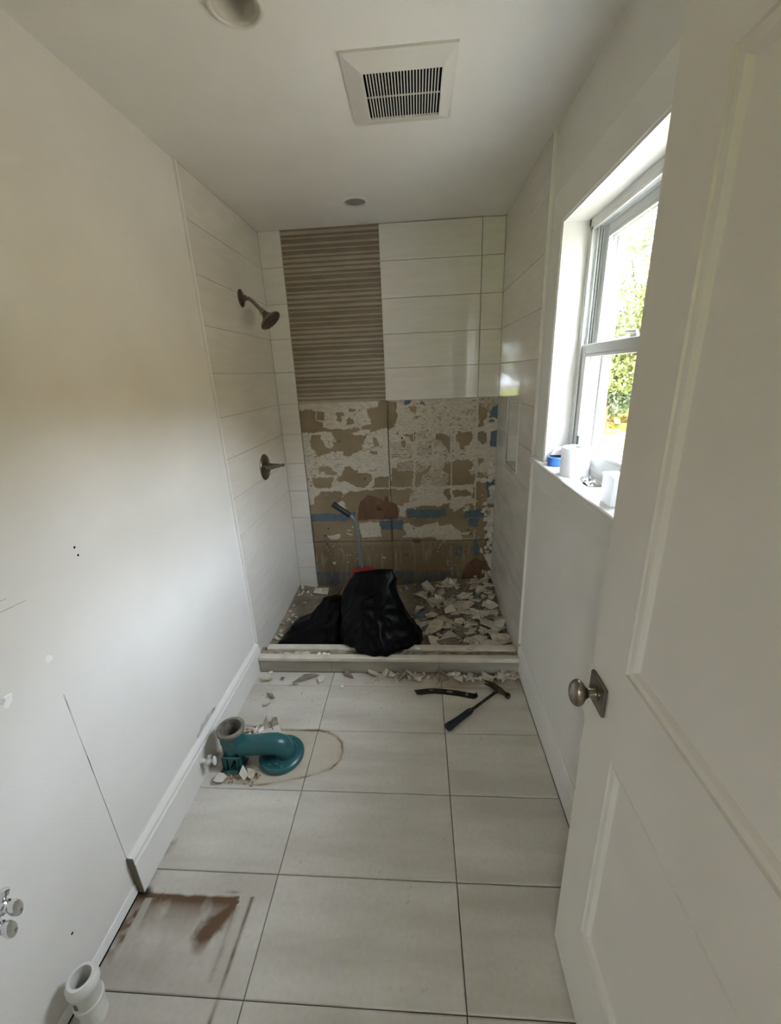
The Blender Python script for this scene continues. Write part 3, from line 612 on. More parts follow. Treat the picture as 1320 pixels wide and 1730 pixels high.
# ------------------------------------------------------------------ bathroom window
def sash(name, parent, xa, xb, y0, y1, z0, z1, st, rail_b, rail_t):
    o = bpy.data.objects.new(name, None); C.objects.link(o); o.parent = parent; o.empty_display_size = .05
    mb = MB()
    for q in ((y0, y0+st), (y1-st, y1)): mb.box(xa, xb, *q, z0, z1)
    mb.box(xa, xb, y0+st, y1-st, z0, z0+rail_b); mb.box(xa, xb, y0+st, y1-st, z1-rail_t, z1)
    i0, i1, j0, j1 = y0+st, y1-st, z0+rail_b, z1-rail_t
    mb.build('sash_frame', M['vinyl'], o, bevel=.0022)
    bd = MB(); xm = (xa+xb)/2
    for s in (xm-.010, xm+.010):
        for q in ((i0, i0+.009), (i1-.009, i1)): bd.box(s-.004, s+.004, *q, j0, j1)
        for q in ((j0, j0+.009), (j1-.009, j1)): bd.box(s-.004, s+.004, i0+.009, i1-.009, *q)
    bd.build('glazing_bead', M['vinyl'], o)
    MB().box(xm-.002, xm+.002, i0-.004, i1+.004, j0-.004, j1+.004).build('pane', M['glass'], o)
    return o
W1 = group_empty('window_1')
y0, y1, z0, z1 = WIN; xf = XR-.019
def casing(a, b, c, d):
    mb = MB(); mb.box(xf, XR, a, b, c, d); return mb.build('casing', M['trim'], W1, bevel=.003)
casing(y1+.005, y1+.118, z0, z1+.005); casing(y0-.118, y0-.005, z0, z1+.005)
MB().box(xf, XR, y0-.118, y1+.118, z1+.0055, z1+.118).build('casing', M['trim'], W1, bevel=.003)
jx = 1.152
MB().box(xf+.004, jx, y1-.001, y1+.012, z0, z1+.012).build('jamb', M['trim'], W1)
MB().box(xf+.004, jx, y0-.012, y0+.001, z0, z1+.012).build('jamb', M['trim'], W1)
MB().box(xf+.004, jx, y0, y1, z1-.001, z1+.012).build('head_jamb', M['trim'], W1)
st = MB(); st.box(XR-.044, XR+.001, y0-.125, y1+.128, z0-.026, z0); st.box(XR, jx+.01, y0, y1, z0-.026, z0)
st.build('window_stool', M['trim'], W1, bevel=.004)
MB().box(XR-.018, XR, y0-.118, y1+.118, z0-.128, z0-.026).build('apron', M['trim'], W1, bevel=.003)
# vinyl frame with its tracks
fr = MB(); fw = .028
fr.box(jx, 1.262, y1-fw+.010, y1+.01, z0, z1); fr.box(jx, 1.262, y0-.01, y0+fw-.010, z0, z1)
fr.box(jx, 1.262, y0, y1, z1-fw, z1+.01); fr.box(jx, 1.262, y0, y1, z0-.01, z0+.022)
fr.build('window_frame', M['vinyl'], W1, bevel=.002)
tr = MB()
for xx in (jx+.001, 1.174, 1.183, 1.192, 1.229):
    for q in ((y1-fw-.006, y1-.016), (y0+.016, y0+fw+.006)): tr.box(xx, xx+.0035, *q, z0+.02, z1-.02)
tr.box(jx+.001, jx+.006, y0+.016, y1-.016, z1-fw-.010, z1-.02); tr.box(1.190, 1.194, y0+.02, y1-.02, z1-fw-.006, z1-.02)
tr.box(jx+.002, jx+.020, y0+.02, y1-.02, z0+.02, z0+.032)
tr.build('sash_track', M['vinyl'], W1)
ex = MB()
for q in ((y1-.062, y1), (y0, y0+.062)): ex.box(1.236, 1.262, *q, z0, z1)
ex.box(1.236, 1.262, y0, y1, z1-.050, z1); ex.box(1.236, 1.275, y0, y1, z0-.02, z0+.030)
ex.build('outer_stop', M['vinyl_out'], W1, bevel=.002)
sash('lower_sash', W1, 1.160, 1.188, y0+.022, y1-.022, z0+.026, 1.722, .044, .050, .036)
sash('upper_sash', W1, 1.196, 1.224, y0+.022, y1-.022, 1.690, z1-.024, .044, .034, .040)
lk = MB(); lk.box(1.166, 1.184, .735, .775, 1.722, 1.730); lk.tube([(1.175, .755, 1.730), (1.175, .755, 1.738), (1.160, .790, 1.740)], .005, 8); lk.build('sash_lock', M['vinyl'], W1)
tb = MB(); tb.box(1.1585, 1.1600, 1.070, 1.096, 1.335, 1.380); tb.build('blue_sticker', M['blue_mem'], W1)

# ------------------------------------------------------------------ open door
DX, DT = .903, .035; YF, YH, DTOP = .176, -.575, 2.128
D = group_empty('door_1'); D['label'] = 'white two-panel door standing open on the right'
ip = [(.045, 1.085, 2.000), (.040, .300, .868)]        # panels: free-side y, bottom z, top z
yh = -.43
leaf = MB()
leaf.box(DX, DX+DT, .045, YF, .010, DTOP); leaf.box(DX, DX+DT, YH, yh, .010, DTOP)
leaf.box(DX, DX+DT, yh, .045, .010, .300); leaf.box(DX, DX+DT, yh, .045, .868, 1.085); leaf.box(DX, DX+DT, yh, .045, 2.000, DTOP)
leaf.build('door_frame', M['door'], D)
def moulding(y0, y1, z0, z1, side):
    s = 1 if side == 0 else -1; xo = DX if side == 0 else DX+DT
    prof = [(0, -.0002), (.002, .0045), (.006, .0050), (.009, .0020), (.017, .0035), (.022, .0075), (.025, .0105), (.028, .0112)]
    vs = []; fs = []; k = len(prof)
    for (sy, sz) in ((0, 0), (1, 0), (1, 1), (0, 1)):
        for w_, d in prof:
            vs.append((xo+s*d, (y1-w_ if sy else y0+w_), (z1-w_ if sz else z0+w_)))
    for c_ in range(4):
        a, b = c_*k, ((c_+1) % 4)*k
        for i in range(k-1): fs.append((a+i, a+i+1, b+i+1, b+i))
    mb = MB(); mb.add(vs, fs); return mb
for (py, pz0, pz1) in ip:
    MB().box(DX+.011, DX+DT-.011, yh, .046, pz0-.001, pz1+.001).build('door_panel', M['door'], D)
    for sd in (0, 1): moulding(yh, .045, pz0, pz1, sd).build('panel_moulding', M['door'], D)
ros = MB(); ky, kz = .128, .966
ros.box(DX-.008, DX, ky-.036, ky+.036, kz-.036, kz+.036); ros.build('door_rose', M['pewter'], D, bevel=.003)
kn = MB(); kn.lathe([(.006, .017), (.010, .017), (.011, .0125), (.026, .0105), (.030, .0135), (.031, .008)], (DX, ky, kz), (-1, 0, 0), 20)
knob = kn.build('door_handle', M['pewter'], D, smooth=True, auto=40)
kb = MB(); pr = [(.000, .002)]+[(.0175-.0175*math.cos(a), math.sin(a)*.0265) for a in np.linspace(.25, math.pi-.12, 12)]+[(.035, .001)]
kb.lathe(pr, (DX-.030, ky, kz), (-1, 0, 0), 24, squash=(.88, 1.22)); kb.build('knob', M['pewter'], knob, smooth=True)
for hz in (.25, 1.05, 1.88):
    MB().tube([(DX-.004, YH-.003, hz-.045), (DX-.004, YH-.003, hz+.045)], .006, 10).build('hinge', M['pewter'], D)
# door lining behind the camera
jm = MB(); jm.box(.105, .125, YN-.13, YN+.01, 0, 2.16); jm.box(.942, .962, YN-.13, YN-.04, 0, 2.16); jm.box(.105, .962, YN-.13, YN-.04, 2.16, 2.18)
jm.box(.015, .110, YN, YN+.016, 0, 2.26); jm.box(.015, 1.05, YN, YN+.016, 2.165, 2.26)
jm.box(.015, .110, YN-.136, YN-.12, 0, 2.26); jm.box(.957, 1.05, YN-.136, YN-.12, 0, 2.26)
struct(jm.build('trim_2', M['trim']))

# ------------------------------------------------------------------ the bedroom behind the camera
BY0, BY1 = -4.56, YN-.12
BW = (-1.30, -.20, .95, 2.20)
struct(MB().box(-2.4, 2.4, BY0-.2, BY1, -.08, 0).build('floor_bedroom', noisy(mat('oak_floor', (.3, .2, .12), .4), lin(150, 118, 84), lin(176, 144, 106), 6, (6, 1, 1), space='World')))
struct(MB().box(-2.4, 2.4, BY0-.2, BY1, H, H+.1).build('ceiling_bedroom', M['ceil']))
struct(MB().box(-2.5, -2.4, BY0-.2, BY1, -.08, H+.1).build('wall_bedroom_left', M['paint']))
struct(MB().box(2.4, 2.5, BY0-.2, BY1, -.08, H+.1).build('wall_bedroom_right', M['paint']))
mb = MB(); mb.box(-2.5, -.62, BY1, BY1+.1, -.08, H+.1); mb.box(1.30, 2.5, BY1, BY1+.1, -.08, H+.1); struct(mb.build('wall_bedroom_near', M['paint']))
mb = MB(); holes_wall(mb, 'y', BY0-.14, BY0, -2.5, 2.5, -.08, H+.1, [BW]); struct(mb.build('wall_bedroom_far', M['paint']))
W2 = group_empty('window_2'); x0, x1, z0, z1 = BW
mb = MB()
for q in ((x0, x0+.05), (x1-.05, x1), (-.83, -.66)): mb.box(*q, BY0-.10, BY0-.02, z0, z1)
mb.box(x0, x1, BY0-.10, BY0-.02, z0, z0+.05); mb.box(x0, x1, BY0-.10, BY0-.02, z1-.05, z1); mb.box(x0, x1, BY0-.09, BY0-.03, 1.56, 1.60)
for q in ((x0-.1, x0), (x1, x1+.1)): mb.box(*q, BY0-.01, BY0+.018, z0-.1, z1+.1)
mb.box(x0, x1, BY0-.01, BY0+.018, z1, z1+.1); mb.box(x0, x1, BY0-.01, BY0+.04, z0-.03, z0)
mb.build('window_frame', M['vinyl'], W2)
MB().box(x0, x1, BY0-.062, BY0-.058, z0, z1).build('pane', M['glass'], W2)

# ------------------------------------------------------------------ outdoors
GZ = -.55
gm = mat('pale_concrete', lin(206, 200, 188), .9); noisy(gm, lin(112, 103, 86), lin(126, 117, 100), 1.2, space='World')
def ground():
    mb = MB(); mb.box(-60, 60, -60, 60, GZ-.2, GZ); g = mb.build('ground', gm); struct(g); return g
ground()
lawn = noisy(mat('lawn_grass', (.1, .2, .03), .9, spec=.1), lin(118, 130, 48), lin(158, 164, 70), 5, space='World')
MB().box(5.4, 30, 10.6, 30, GZ-.01, GZ+.03).build('lawn_strip', lawn, bpy.data.objects['ground'])
MB().box(-20, 20, -40, -7.5, GZ-.01, GZ+.03).build('lawn_strip', lawn, bpy.data.objects['ground'])
def leaf_mat(name, c1, c2):
    m = noisy(mat(name, c1, .6, spec=.25), c1, c2, 3, space='World')
    n = m.node_tree.nodes; b = bsdf(m); tl = N(m, 'ShaderNodeBsdfTranslucent'); mx = N(m, 'ShaderNodeMixShader'); mx.inputs[0].default_value = .35
    L(m, b.inputs['Base Color'].links[0].from_socket, tl.inputs[0]); L(m, b.outputs[0], mx.inputs[1]); L(m, tl.outputs[0], mx.inputs[2]); L(m, mx.outputs[0], n['Material Output'].inputs['Surface'])
    return m
LM = [leaf_mat('pale_leaf', lin(96, 108, 78), lin(140, 150, 112)), leaf_mat('yellow_green_leaf', lin(60, 68, 32), lin(90, 95, 52)), leaf_mat('grey_green_leaf', lin(66, 76, 62), lin(96, 106, 88))]
bark = noisy(mat('bark', (.1, .08, .06), .9), lin(70, 60, 50), lin(100, 88, 74), 12)
def tree(x, y, hh, clumps, nl, ls, lm, label, trunk_r=.14, seed=1):
    t = thing('tree', (x, y, GZ), label, 'tree')
    mb = MB(); r = random.Random(seed)
    mb.tube([(x, y, GZ), (x+.05, y, GZ+hh*.3), (x-.05, y+.1, GZ+hh*.62)], [trunk_r, trunk_r*.75, trunk_r*.35], 10)
    for c in clumps[:6]: mb.tube([(x, y, GZ+hh*.3), ((x+c[0])/2+.1, (y+c[1])/2, (GZ+hh*.35+c[2])/2), (c[0], c[1], c[2])], [trunk_r*.5, trunk_r*.3, .02], 7)
    mb.build('trunk', bark, t)
    g = np.random.default_rng(seed); cl = MB(); per = nl//len(clumps); V = []; F = []
    for cx, cy, cz, rx, rz in clumps:
        d = g.normal(size=(per, 3)); d /= np.linalg.norm(d, axis=1)[:, None]; rad = g.uniform(.35, 1, (per, 1))**.5
        P = np.array([cx, cy, cz])+d*rad*np.array([rx, rx, rz])
        a = g.normal(size=(per, 3)); a /= np.linalg.norm(a, axis=1)[:, None]; b = np.cross(a, g.normal(size=(per, 3))); b /= np.linalg.norm(b, axis=1)[:, None]
        s = ls*g.uniform(.6, 1.3, (per, 1)); a = a*s; b = b*s*.5
        q = np.stack([P-a, P+b*.9, P+a, P-b*.9], 1).reshape(-1, 3); V.append(q)
    V = np.concatenate(V); n = len(V)//4
    me = bpy.data.meshes.new('crown'); me.from_pydata(V.tolist(), [], np.arange(n*4).reshape(-1, 4).tolist()); me.materials.append(lm)
    link('crown', me, t)
r = random.Random(4)
def clumps(x, y, zs, n, spread, rr):
    return [(x+r.uniform(-spread, spread), y+r.uniform(-spread, spread), r.uniform(*zs), r.uniform(*rr), r.uniform(*rr)*.8) for _ in range(n)]
tree(9.0, 17.0, 8.0, clumps(8.6, 16.6, (3.2, 8.4), 20, 3.0, (.6, 1.3)), 9000, .11, LM[0], 'tall pale green tree seen through the upper sash', seed=2)
tree(8.4, 14.2, 3.8, clumps(8.2, 14.0, (.9, 3.3), 18, 1.9, (.5, 1.0)), 12000, .085, LM[1], 'low yellow-green tree seen through the lower sash', seed=3)
tree(6.6, 13.6, 2.6, clumps(6.7, 13.5, (.2, 2.2), 8, .5, (.35, .6)), 3600, .08, LM[2], 'grey-green bush beside the yellow-green tree outside the window', seed=5)
tree(13.5, 20.0, 7.0, clumps(13.5, 20, (1.5, 6.5), 12, 2.6, (.9, 1.7)), 5000, .14, LM[1], 'broad tree standing farthest off outside the window', seed=6)
tree(-3.0, -14, 6.0, clumps(-3.0, -13.8, (1.2, 5.5), 14, 2.2, (.8, 1.5)), 6000, .13, LM[0], 'leafy tree beyond the bedroom window', seed=7)
tree(-9.5, -12, 5.0, clumps(-9.5, -12, (.8, 4.6), 12, 1.8, (.8, 1.4)), 5000, .13, LM[1], 'second leafy tree beyond the bedroom window', seed=8)

def added_tree_line():  # added belt of leaves, blocks low sky and bounces warm light indoors
    g = np.random.default_rng(77); n = 34000; ang = g.uniform(-1.35, 1.35, n); D = g.uniform(15, 19, n)
    top = 5.8+2.8*fbm(ang*3.1+4, ang*0, 12, 4)*1.6
    u = g.uniform(0, 1, n)**1.0; z = GZ+u*top
    x, y = 1.0+D*np.cos(ang), .7+D*np.sin(ang)
    keep = ~((np.abs(np.degrees(ang)-62) < 7) & (z > 2.6)); P = np.stack([x, y, z], 1)[keep]; n = len(P)
    a = g.normal(size=(n, 3)); a /= np.linalg.norm(a, axis=1)[:, None]; b = np.cross(a, g.normal(size=(n, 3))); b /= np.linalg.norm(b, axis=1)[:, None]
    s = .26*g.uniform(.6, 1.3, (n, 1)); a = a*s; b = b*s*.6
    V = np.stack([P-a, P+b, P+a, P-b], 1).reshape(-1, 3)
    me = bpy.data.meshes.new('added_tree_line'); me.from_pydata(V.tolist(), [], np.arange(n*4).reshape(-1, 4).tolist()); me.materials.append(leaf_mat('bounce_leaf', lin(150, 135, 88), lin(184, 164, 114)))  # leaf colour kept warm and bright to light the left wall
    tag(link('added_tree_line', me), 'leafy tree line added outside to block low sky and warm the window light', 'trees', kind='stuff')
added_tree_line()

# ------------------------------------------------------------------ fixtures on the ceiling
fv = thing('exhaust_fan', (.482, 1.064, H), 'square white ceiling exhaust fan cover with a slotted grille', 'fan')
def rect(a, z): return [(a[0], a[2], z), (a[1], a[2], z), (a[1], a[3], z), (a[0], a[3], z)]
fo, fi = (.311, .652, .884, 1.245), (.371, .608, .946, 1.180)
mb = MB(); mb.ring_loft([rect(fo, H+.001), rect(fo, H-.007), rect((fo[0]+.008, fo[1]-.008, fo[2]+.008, fo[3]-.008), H-.009), rect((fi[0]-.004, fi[1]+.004, fi[2]-.004, fi[3]+.004), H-.024), rect(fi, H-.024), rect(fi, H-.0175)], False, False)
mb.build('cover', M['fan'], fv)
ns = 26; pit = (fi[1]-fi[0])/(ns-1); smesh = None
for i in range(1, ns-1):
    x = fi[0]+pit*i
    if smesh is None:
        o = MB().box(-.0019, .0019, fi[2]-.001, fi[3]+.001, -.0225, -.0185).build('slat', M['fan_slat'], fv); smesh = o.data; o.location = (x, 0, H)
    else: link('slat', smesh, fv, (x, 0, H))
MB().box(fi[0], fi[1], 1.062, 1.0645, H-.0222, H-.0185).build('cross_bar', M['fan_slat'], fv)
MB().box(.368, .611, .943, 1.183, H-.0178, H+.15).build('housing', M['black'], fv)
def can_light(c, R, name, label, deep):
    t = thing('ceiling_light', (c[0], c[1], H), label, 'ceiling light'); r = c[2]
    MB().lathe([(-.001, R), (.006, R*.985), (.010, R*.93), (.009, R*.82), (.004, R*.80)], (c[0], c[1], H), (0, 0, -1), 40, caps=False).build('trim_ring', M['ring'], t, smooth=True)
    if deep:
        MB().lathe([(.006, R*.82), (.001, r*.99), (-.03, r*.96), (-.085, r*.84)], (c[0], c[1], H), (0, 0, -1), 40, caps=False).build('reflector', M['can'], t, smooth=True)
        MB().lathe([(-.084, .002), (-.086, r*.86), (-.10, r*.85)], (c[0], c[1], H), (0, 0, -1), 32).build('lens', M['lens'], t)
    else: MB().lathe([(.005, .001), (.004, R*.74), (.002, R*.82), (-.0005, R*.82)], (c[0], c[1], H), (0, 0, -1), 32).build('lens', M['lens'], t, smooth=True, auto=40)
can_light(CAN1, .070, 'a', 'recessed ceiling light with a deep white reflector, nearest the doorway', True)
can_light(CAN2, .066, 'b', 'small flat grey recessed light over the shower', False)

# ------------------------------------------------------------------ shower head and valve on the left tiled wall
sh = thing('overhead_shower', (TXL, 1.88, 2.08), 'brushed nickel shower head on a bent arm from the left tiled wall', 'shower head')
ay, az = 1.885, 2.080
MB().lathe([(0, .047), (.004, .046), (.009, .034), (.012, .016), (.030, .0155), (.032, .010)], (TXL, ay, az), (1, 0, 0), 28).build('flange', M['nickel'], sh, smooth=True, auto=35)
a2 = Vector((-.350, ay-.004, 2.012)); ax = Vector((.60, -.10, -.72)).normalized()
MB().tube([(TXL+.02, ay, az), (TXL+.045, ay, az-.004), (TXL+.068, ay-.001, az-.022), (TXL+.088, ay-.002, az-.045), a2], .0105, 14).build('shower_arm', M['nickel'], sh, smooth=True, auto=50)
hd = MB().lathe([(-.012, .012), (.004, .015), (.010, .019), (.016, .015), (.026, .019), (.042, .028), (.056, .043), (.066, .062), (.074, .066), (.078, .063), (.079, .050)], a2, ax, 32).build('spray_head', M['nickel'], sh, smooth=True, auto=50)
MB().lathe([(.0785, .001), (.0795, .055), (.081, .050)], a2, ax, 28).build('nozzle_plate', M['nickel'], hd)
va = thing('shower_valve', (TXL, 1.885, 1.118), 'round nickel shower valve plate with a tapered lever handle', 'valve')
vy, vz = 1.885, 1.116
MB().lathe([(0, .082), (.004, .082), (.009, .077), (.012, .058), (.014, .036), (.016, .030)], (TXL, vy, vz), (1, 0, 0), 40).build('escutcheon', M['nickel'], va, smooth=True, auto=35)
dv = Vector((1, -.12, .10)).normalized()
MB().lathe([(.010, .027), (.030, .026), (.034, .023), (.036, .0225), (.090, .013), (.112, .009), (.116, .0055), (.120, .0055)], (TXL, vy, vz), dv, 24).build('handle', M['nickel'], va, smooth=True, auto=35)
MB().lathe([(.118, .003), (.122, .009), (.128, .0115), (.134, .009), (.138, .002)], (TXL, vy, vz), dv, 18).build('knob', M['nickel'], va, smooth=True)

# ------------------------------------------------------------------ plumbing left over on the left wall
def stop_valve(y, z, label, rot):
    t = thing('stop_valve', (XL, y, z), label, 'valve', None)
    MB().lathe([(0, .008), (.016, .008), (.020, .012), (.036, .0125), (.039, .0145), (.050, .0145), (.053, .011), (.058, .010)], (XL, y, z), (1, 0, 0), 20).build('valve_body', M['chrome'], t, smooth=True, auto=35)
    d = Vector((.10, math.sin(rot), math.cos(rot))).normalized()
    MB().lathe([(.004, .007), (.022, .007), (.023, .010), (.034, .010), (.036, .006)], (XL+.036, y, z), d, 16).build('outlet', M['chrome'], t, smooth=True, auto=35)
    MB().lathe([(.052, .006), (.062, .006), (.064, .018), (.071, .0205), (.078, .018), (.081, .003)], (XL, y, z), (1, 0, 0), 22, squash=(.62, 1.15)).build('valve_handle', M['chrome'], t, smooth=True, auto=50)
stop_valve(-.092, .553, 'upper chrome stop valve sticking out of the left wall', .5)
stop_valve(-.116, .525, 'lower chrome stop valve sticking out of the left wall', .3)
pv = thing('drain_pipe', (-.402, -.045, 0), 'open white plastic drain pipe with a slip nut at the lower left wall', 'pipe')
po = (-.402, -.046, 0)
MB().lathe([(.0, .031), (.064, .031), (.066, .0355), (.078, .0355), (.081, .0325), (.128, .0325), (.131, .034), (.135, .038), (.150, .038), (.158, .034), (.164, .031), (.164, .024), (.10, .0225)], po, (0, .04, 1), 40, caps=False).build('pipe', M['pvc'], pv, smooth=True, auto=30)
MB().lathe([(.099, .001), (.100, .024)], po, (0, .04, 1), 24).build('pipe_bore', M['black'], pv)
MB().box(po[0]-.006, po[0]+.002, -.0762, -.073, .096, .116).build('ink_mark', M['gasket'], pv)

cf = thing('toilet_stop', (XL+.024, .662, .093), 'white toilet stop valve with an oval handle on the left baseboard', 'valve')
b = (XL+.022, .655, .096)
MB().lathe([(0, .012), (.004, .012), (.006, .009), (.030, .009), (.032, .0125), (.044, .0125), (.046, .006), (.056, .006)], b, (1, .12, -.06), 18).build('valve_body', M['pvc'], cf, smooth=True, auto=35)
MB().lathe([(0, .006), (.012, .006), (.013, .0085), (.020, .0085)], (b[0]+.038, b[1]+.004, b[2]), (.1, .3, 1), 14).build('outlet', M['chrome'], cf, smooth=True, auto=35)
MB().lathe([(.052, .004), (.056, .016), (.062, .017), (.066, .012), (.068, .002)], b, (1, .12, -.06), 22, squash=(.62, 1.4)).build('valve_handle', M['white_plastic'], cf, smooth=True, auto=50)

# teal toilet outlet bend
tf = thing('toilet_outlet', (-.23, .76, 0), 'teal plastic toilet outlet bend on a round flange, its open collar facing up', 'pipe')
fc = (-.135, .772)
MB().lathe([(.001, .098), (.004, .101), (.014, .102), (.021, .098), (.026, .090), (.0265, .080), (.024, .078), (.024, .074), (.0265, .072), (.0265, .064), (.024, .062), (.024, .058), (.0265, .056), (.030, .048)], (fc[0], fc[1], 0), (0, 0, 1), 44).build('flange', M['teal'], tf, smooth=True, auto=25)
for i, (a, rr) in enumerate(((-2.0, .078), (-1.6, .066), (-1.25, .08), (1.7, .08), (1.2, .075))):
    px, py = fc[0]+rr*math.cos(a), fc[1]+rr*math.sin(a)
    MB().lathe([(.024, .009), (.031, .008), (.034, .004)], (px, py, 0), (0, 0, 1), 12).build('bolt', M['teal'], tf, smooth=True, auto=40)
pz = .086
el = [(-.115, .768, .026), (-.116, .767, .052), (-.127, .765, .072), (-.150, .762, pz-.003), (-.185, .758, pz), (-.225, .754, pz), (-.262, .750, pz), (-.300, .748, pz), (-.325, .747, pz+.002)]
MB().tube(el, [.045, .045, .0455, .046, .0455, .043, .0425, .0455, .040], 26).build('outlet_bend', M['teal'], tf, smooth=True, auto=60)
cc = (-.338, .747, 0)
MB().lathe([(.040, .030), (.046, .045), (.060, .049), (.120, .0495), (.124, .0525), (.172, .0535), (.176, .056)], cc, (0, 0, 1), 34, caps=False).build('collar', M['teal'], tf, smooth=True, auto=30)
MB().lathe([(.172, .057), (.176, .0605), (.188, .0605), (.191, .057), (.190, .046), (.170, .0445), (.10, .042)], cc, (0, 0, 1), 34, caps=False).build('gasket', M['gasket'], tf, smooth=True, auto=30)
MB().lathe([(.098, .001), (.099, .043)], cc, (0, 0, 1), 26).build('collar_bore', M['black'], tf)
MB().box(-.375, -.293, .690, .698, .004, .075).build('foot_plate', M['teal'], tf, bevel=.002)
for xx in (-.372, -.350, -.318, -.296): MB().box(xx-.003, xx+.003, .690, .745, .004, .068).build('rib', M['teal'], tf)
MB().box(-.384, -.284, .672, .755, .0, .007).build('foot', M['teal'], tf, bevel=.002)
for (xx, yy) in ((-.370, .683), (-.300, .683)): MB().lathe([(.006, .006), (.011, .006), (.012, .003)], (xx, yy, 0), (0, 0, 1), 10).build('bolt', M['steel'], tf)
MB().tube([(-.333, .688, .022), (-.325, .688, .045), (-.318, .688, .058), (-.312, .688, .050)], .0028, 6).build('slot', M['black'], tf)

# ------------------------------------------------------------------ hammer and pry bar
hm = thing('hammer', (.78, 1.07, 0), 'claw hammer with a navy grip lying on the floor tiles', 'hammer')
p0, p1 = Vector((.630, .930, .017)), Vector((.922, 1.182, .019)); d = (p1-p0).normalized(); sd = Vector((-d.y, d.x, 0))
def oval_bar(stations, m, name, flat=1.0):
    mb = MB(); rings = []
    for t, a, b in stations:
        c = p0+d*t; rings.append([c+sd*a*math.cos(q)+Vector((0, 0, 1))*b*math.sin(q) for q in np.linspace(0, 2*math.pi, 17)[:-1]])
    mb.ring_loft(rings); return mb.build(name, m, hm, smooth=True, auto=50)
oval_bar([(0, .016, .013), (.004, .020, .0155), (.020, .0205, .016), (.045, .0185, .0145), (.085, .0165, .013), (.125, .0165, .013), (.150, .0165, .0125), (.172, .0135, .010), (.178, .010, .008)], M['navy'], 'grip')
oval_bar([(.160, .0085, .0075), (.24, .0075, .007), (.34, .0075, .007), (.372, .010, .009), (.392, .012, .011)], M['steel'], 'shaft')
hc = p0+d*.388; hx = Vector((.66, -.75, 0)).normalized(); up = Vector((0, 0, 1)); hc.z = .020
def sq(c, u, v, a, b, k=8): return [c+u*a*math.copysign(abs(math.cos(q))**.6, math.cos(q))+v*b*math.copysign(abs(math.sin(q))**.6, math.sin(q)) for q in np.linspace(math.pi/8, 2*math.pi+math.pi/8, k+1)[:-1]]
hv = up.cross(hx)
mb = MB(); mb.ring_loft([sq(hc+hx*t+hv*o_, hv, up, a, b, 12) for t, a, b, o_ in ((-.016, .0155, .014, 0), (.012, .0155, .0145, 0), (.022, .011, .0115, 0), (.044, .010, .0105, 0), (.048, .0135, .0135, 0), (.064, .0140, .0140, 0), (.067, .012, .012, 0))])
mb.build('hammer_head', M['steel'], hm, smooth=True, auto=35)
for s in (-1, 1):
    mb = MB(); mb.ring_loft([sq(hc-hx*t+hv*o_+up*s*w_, hv, up, a, b, 8) for t, a, b, o_, w_ in ((.012, .014, .0065, 0, .0065), (.034, .012, .0065, .002, .0075), (.054, .009, .006, .000, .0085), (.074, .005, .0055, -.008, .0095), (.086, .0018, .005, -.014, .0100))])
    mb.build('claw', M['steel'], hm, smooth=True, auto=40)
for t in (.150, .163): MB().lathe([(0, .0028), (.001, .002)], p0+d*t+up*.0125-sd*.004, (0, 0, 1), 8).build('stud', M['foil'], hm)

pb = thing('pry_bar', (.64, 1.17, 0), 'flat black pry bar with worn patches lying beside the hammer', 'pry bar')
cl = [(.478, 1.158, .020), (.500, 1.168, .012), (.540, 1.182, .0052), (.575, 1.186, .0045), (.630, 1.182, .0045), (.700, 1.172, .0045), (.755, 1.158, .005), (.786, 1.148, .0075), (.798, 1.146, .014), (.803, 1.147, .024)]
mb = MB(); rings = []
cl = [Vector(c) for c in cl]
for i, c in enumerate(cl):
    t = (cl[min(i+1, len(cl)-1)]-cl[max(i-1, 0)]).normalized(); s = Vector((-t.y, t.x, 0)).normalized(); n_ = t.cross(s)*-1
    hw = .0165 if i < len(cl)-2 else .0135; th = .0036 if 0 < i < len(cl)-1 else .0014
    rings.append([c+s*hw-n_*th, c+s*hw+n_*th, c-s*hw+n_*th, c-s*hw-n_*th])
mb.ring_loft(rings); mb.build('bar', M['bar_black'], pb)
for (x, y, lx, ly, a) in ((.562, 1.188, .012, .005, .1), (.662, 1.178, .017, .009, -.15), (.752, 1.160, .008, .013, -.25)):
    P = [(x+math.cos(a)*lx*math.cos(q)-math.sin(a)*ly*math.sin(q), y+math.sin(a)*lx*math.cos(q)+math.cos(a)*ly*math.sin(q)) for q in np.linspace(0, 6.283, 11)[:-1]]
    zt = .0086 if x < .74 else .0092
    MB().ring_loft([[(u, v, zt-.002) for u, v in P], [(u, v, zt) for u, v in P]]).build('worn_patch', M['bar_worn'], pb)

# ------------------------------------------------------------------ things on the window sill
SZ = WIN[2]
tr_ = thing('toilet_roll', (1.098, .925, SZ), 'white toilet paper roll standing on the window sill', 'toilet roll')
R_ = .0505; hh_ = .106
pr = [(0, .020), (0, R_-.002), (.003, R_), (hh_-.003, R_), (hh_, R_-.003), (hh_+.0015, .034), (hh_, .0215), (hh_-.003, .020)]
vs = []; mb = MB(); mb.ring_loft([[Vector((1.098+math.cos(a)*r_*(1+.006*math.sin(3*a+i)), .925+math.sin(a)*r_*(1+.006*math.sin(3*a+i)), SZ+z)) for a in np.linspace(0, 2*math.pi, 41)[:-1]] for i, (z, r_) in enumerate(pr)], False, False)
mb.build('paper', M['paper'], tr_, smooth=True, auto=50)
MB().lathe([(.001, .0202), (hh_-.002, .0202), (hh_-.002, .0188), (.001, .0188), (.001, .0202)], (1.098, .925, SZ), (0, 0, 1), 24, caps=False).build('core', mat('card_core', lin(150, 140, 124), .9), tr_)
sl = MB(); pts = []
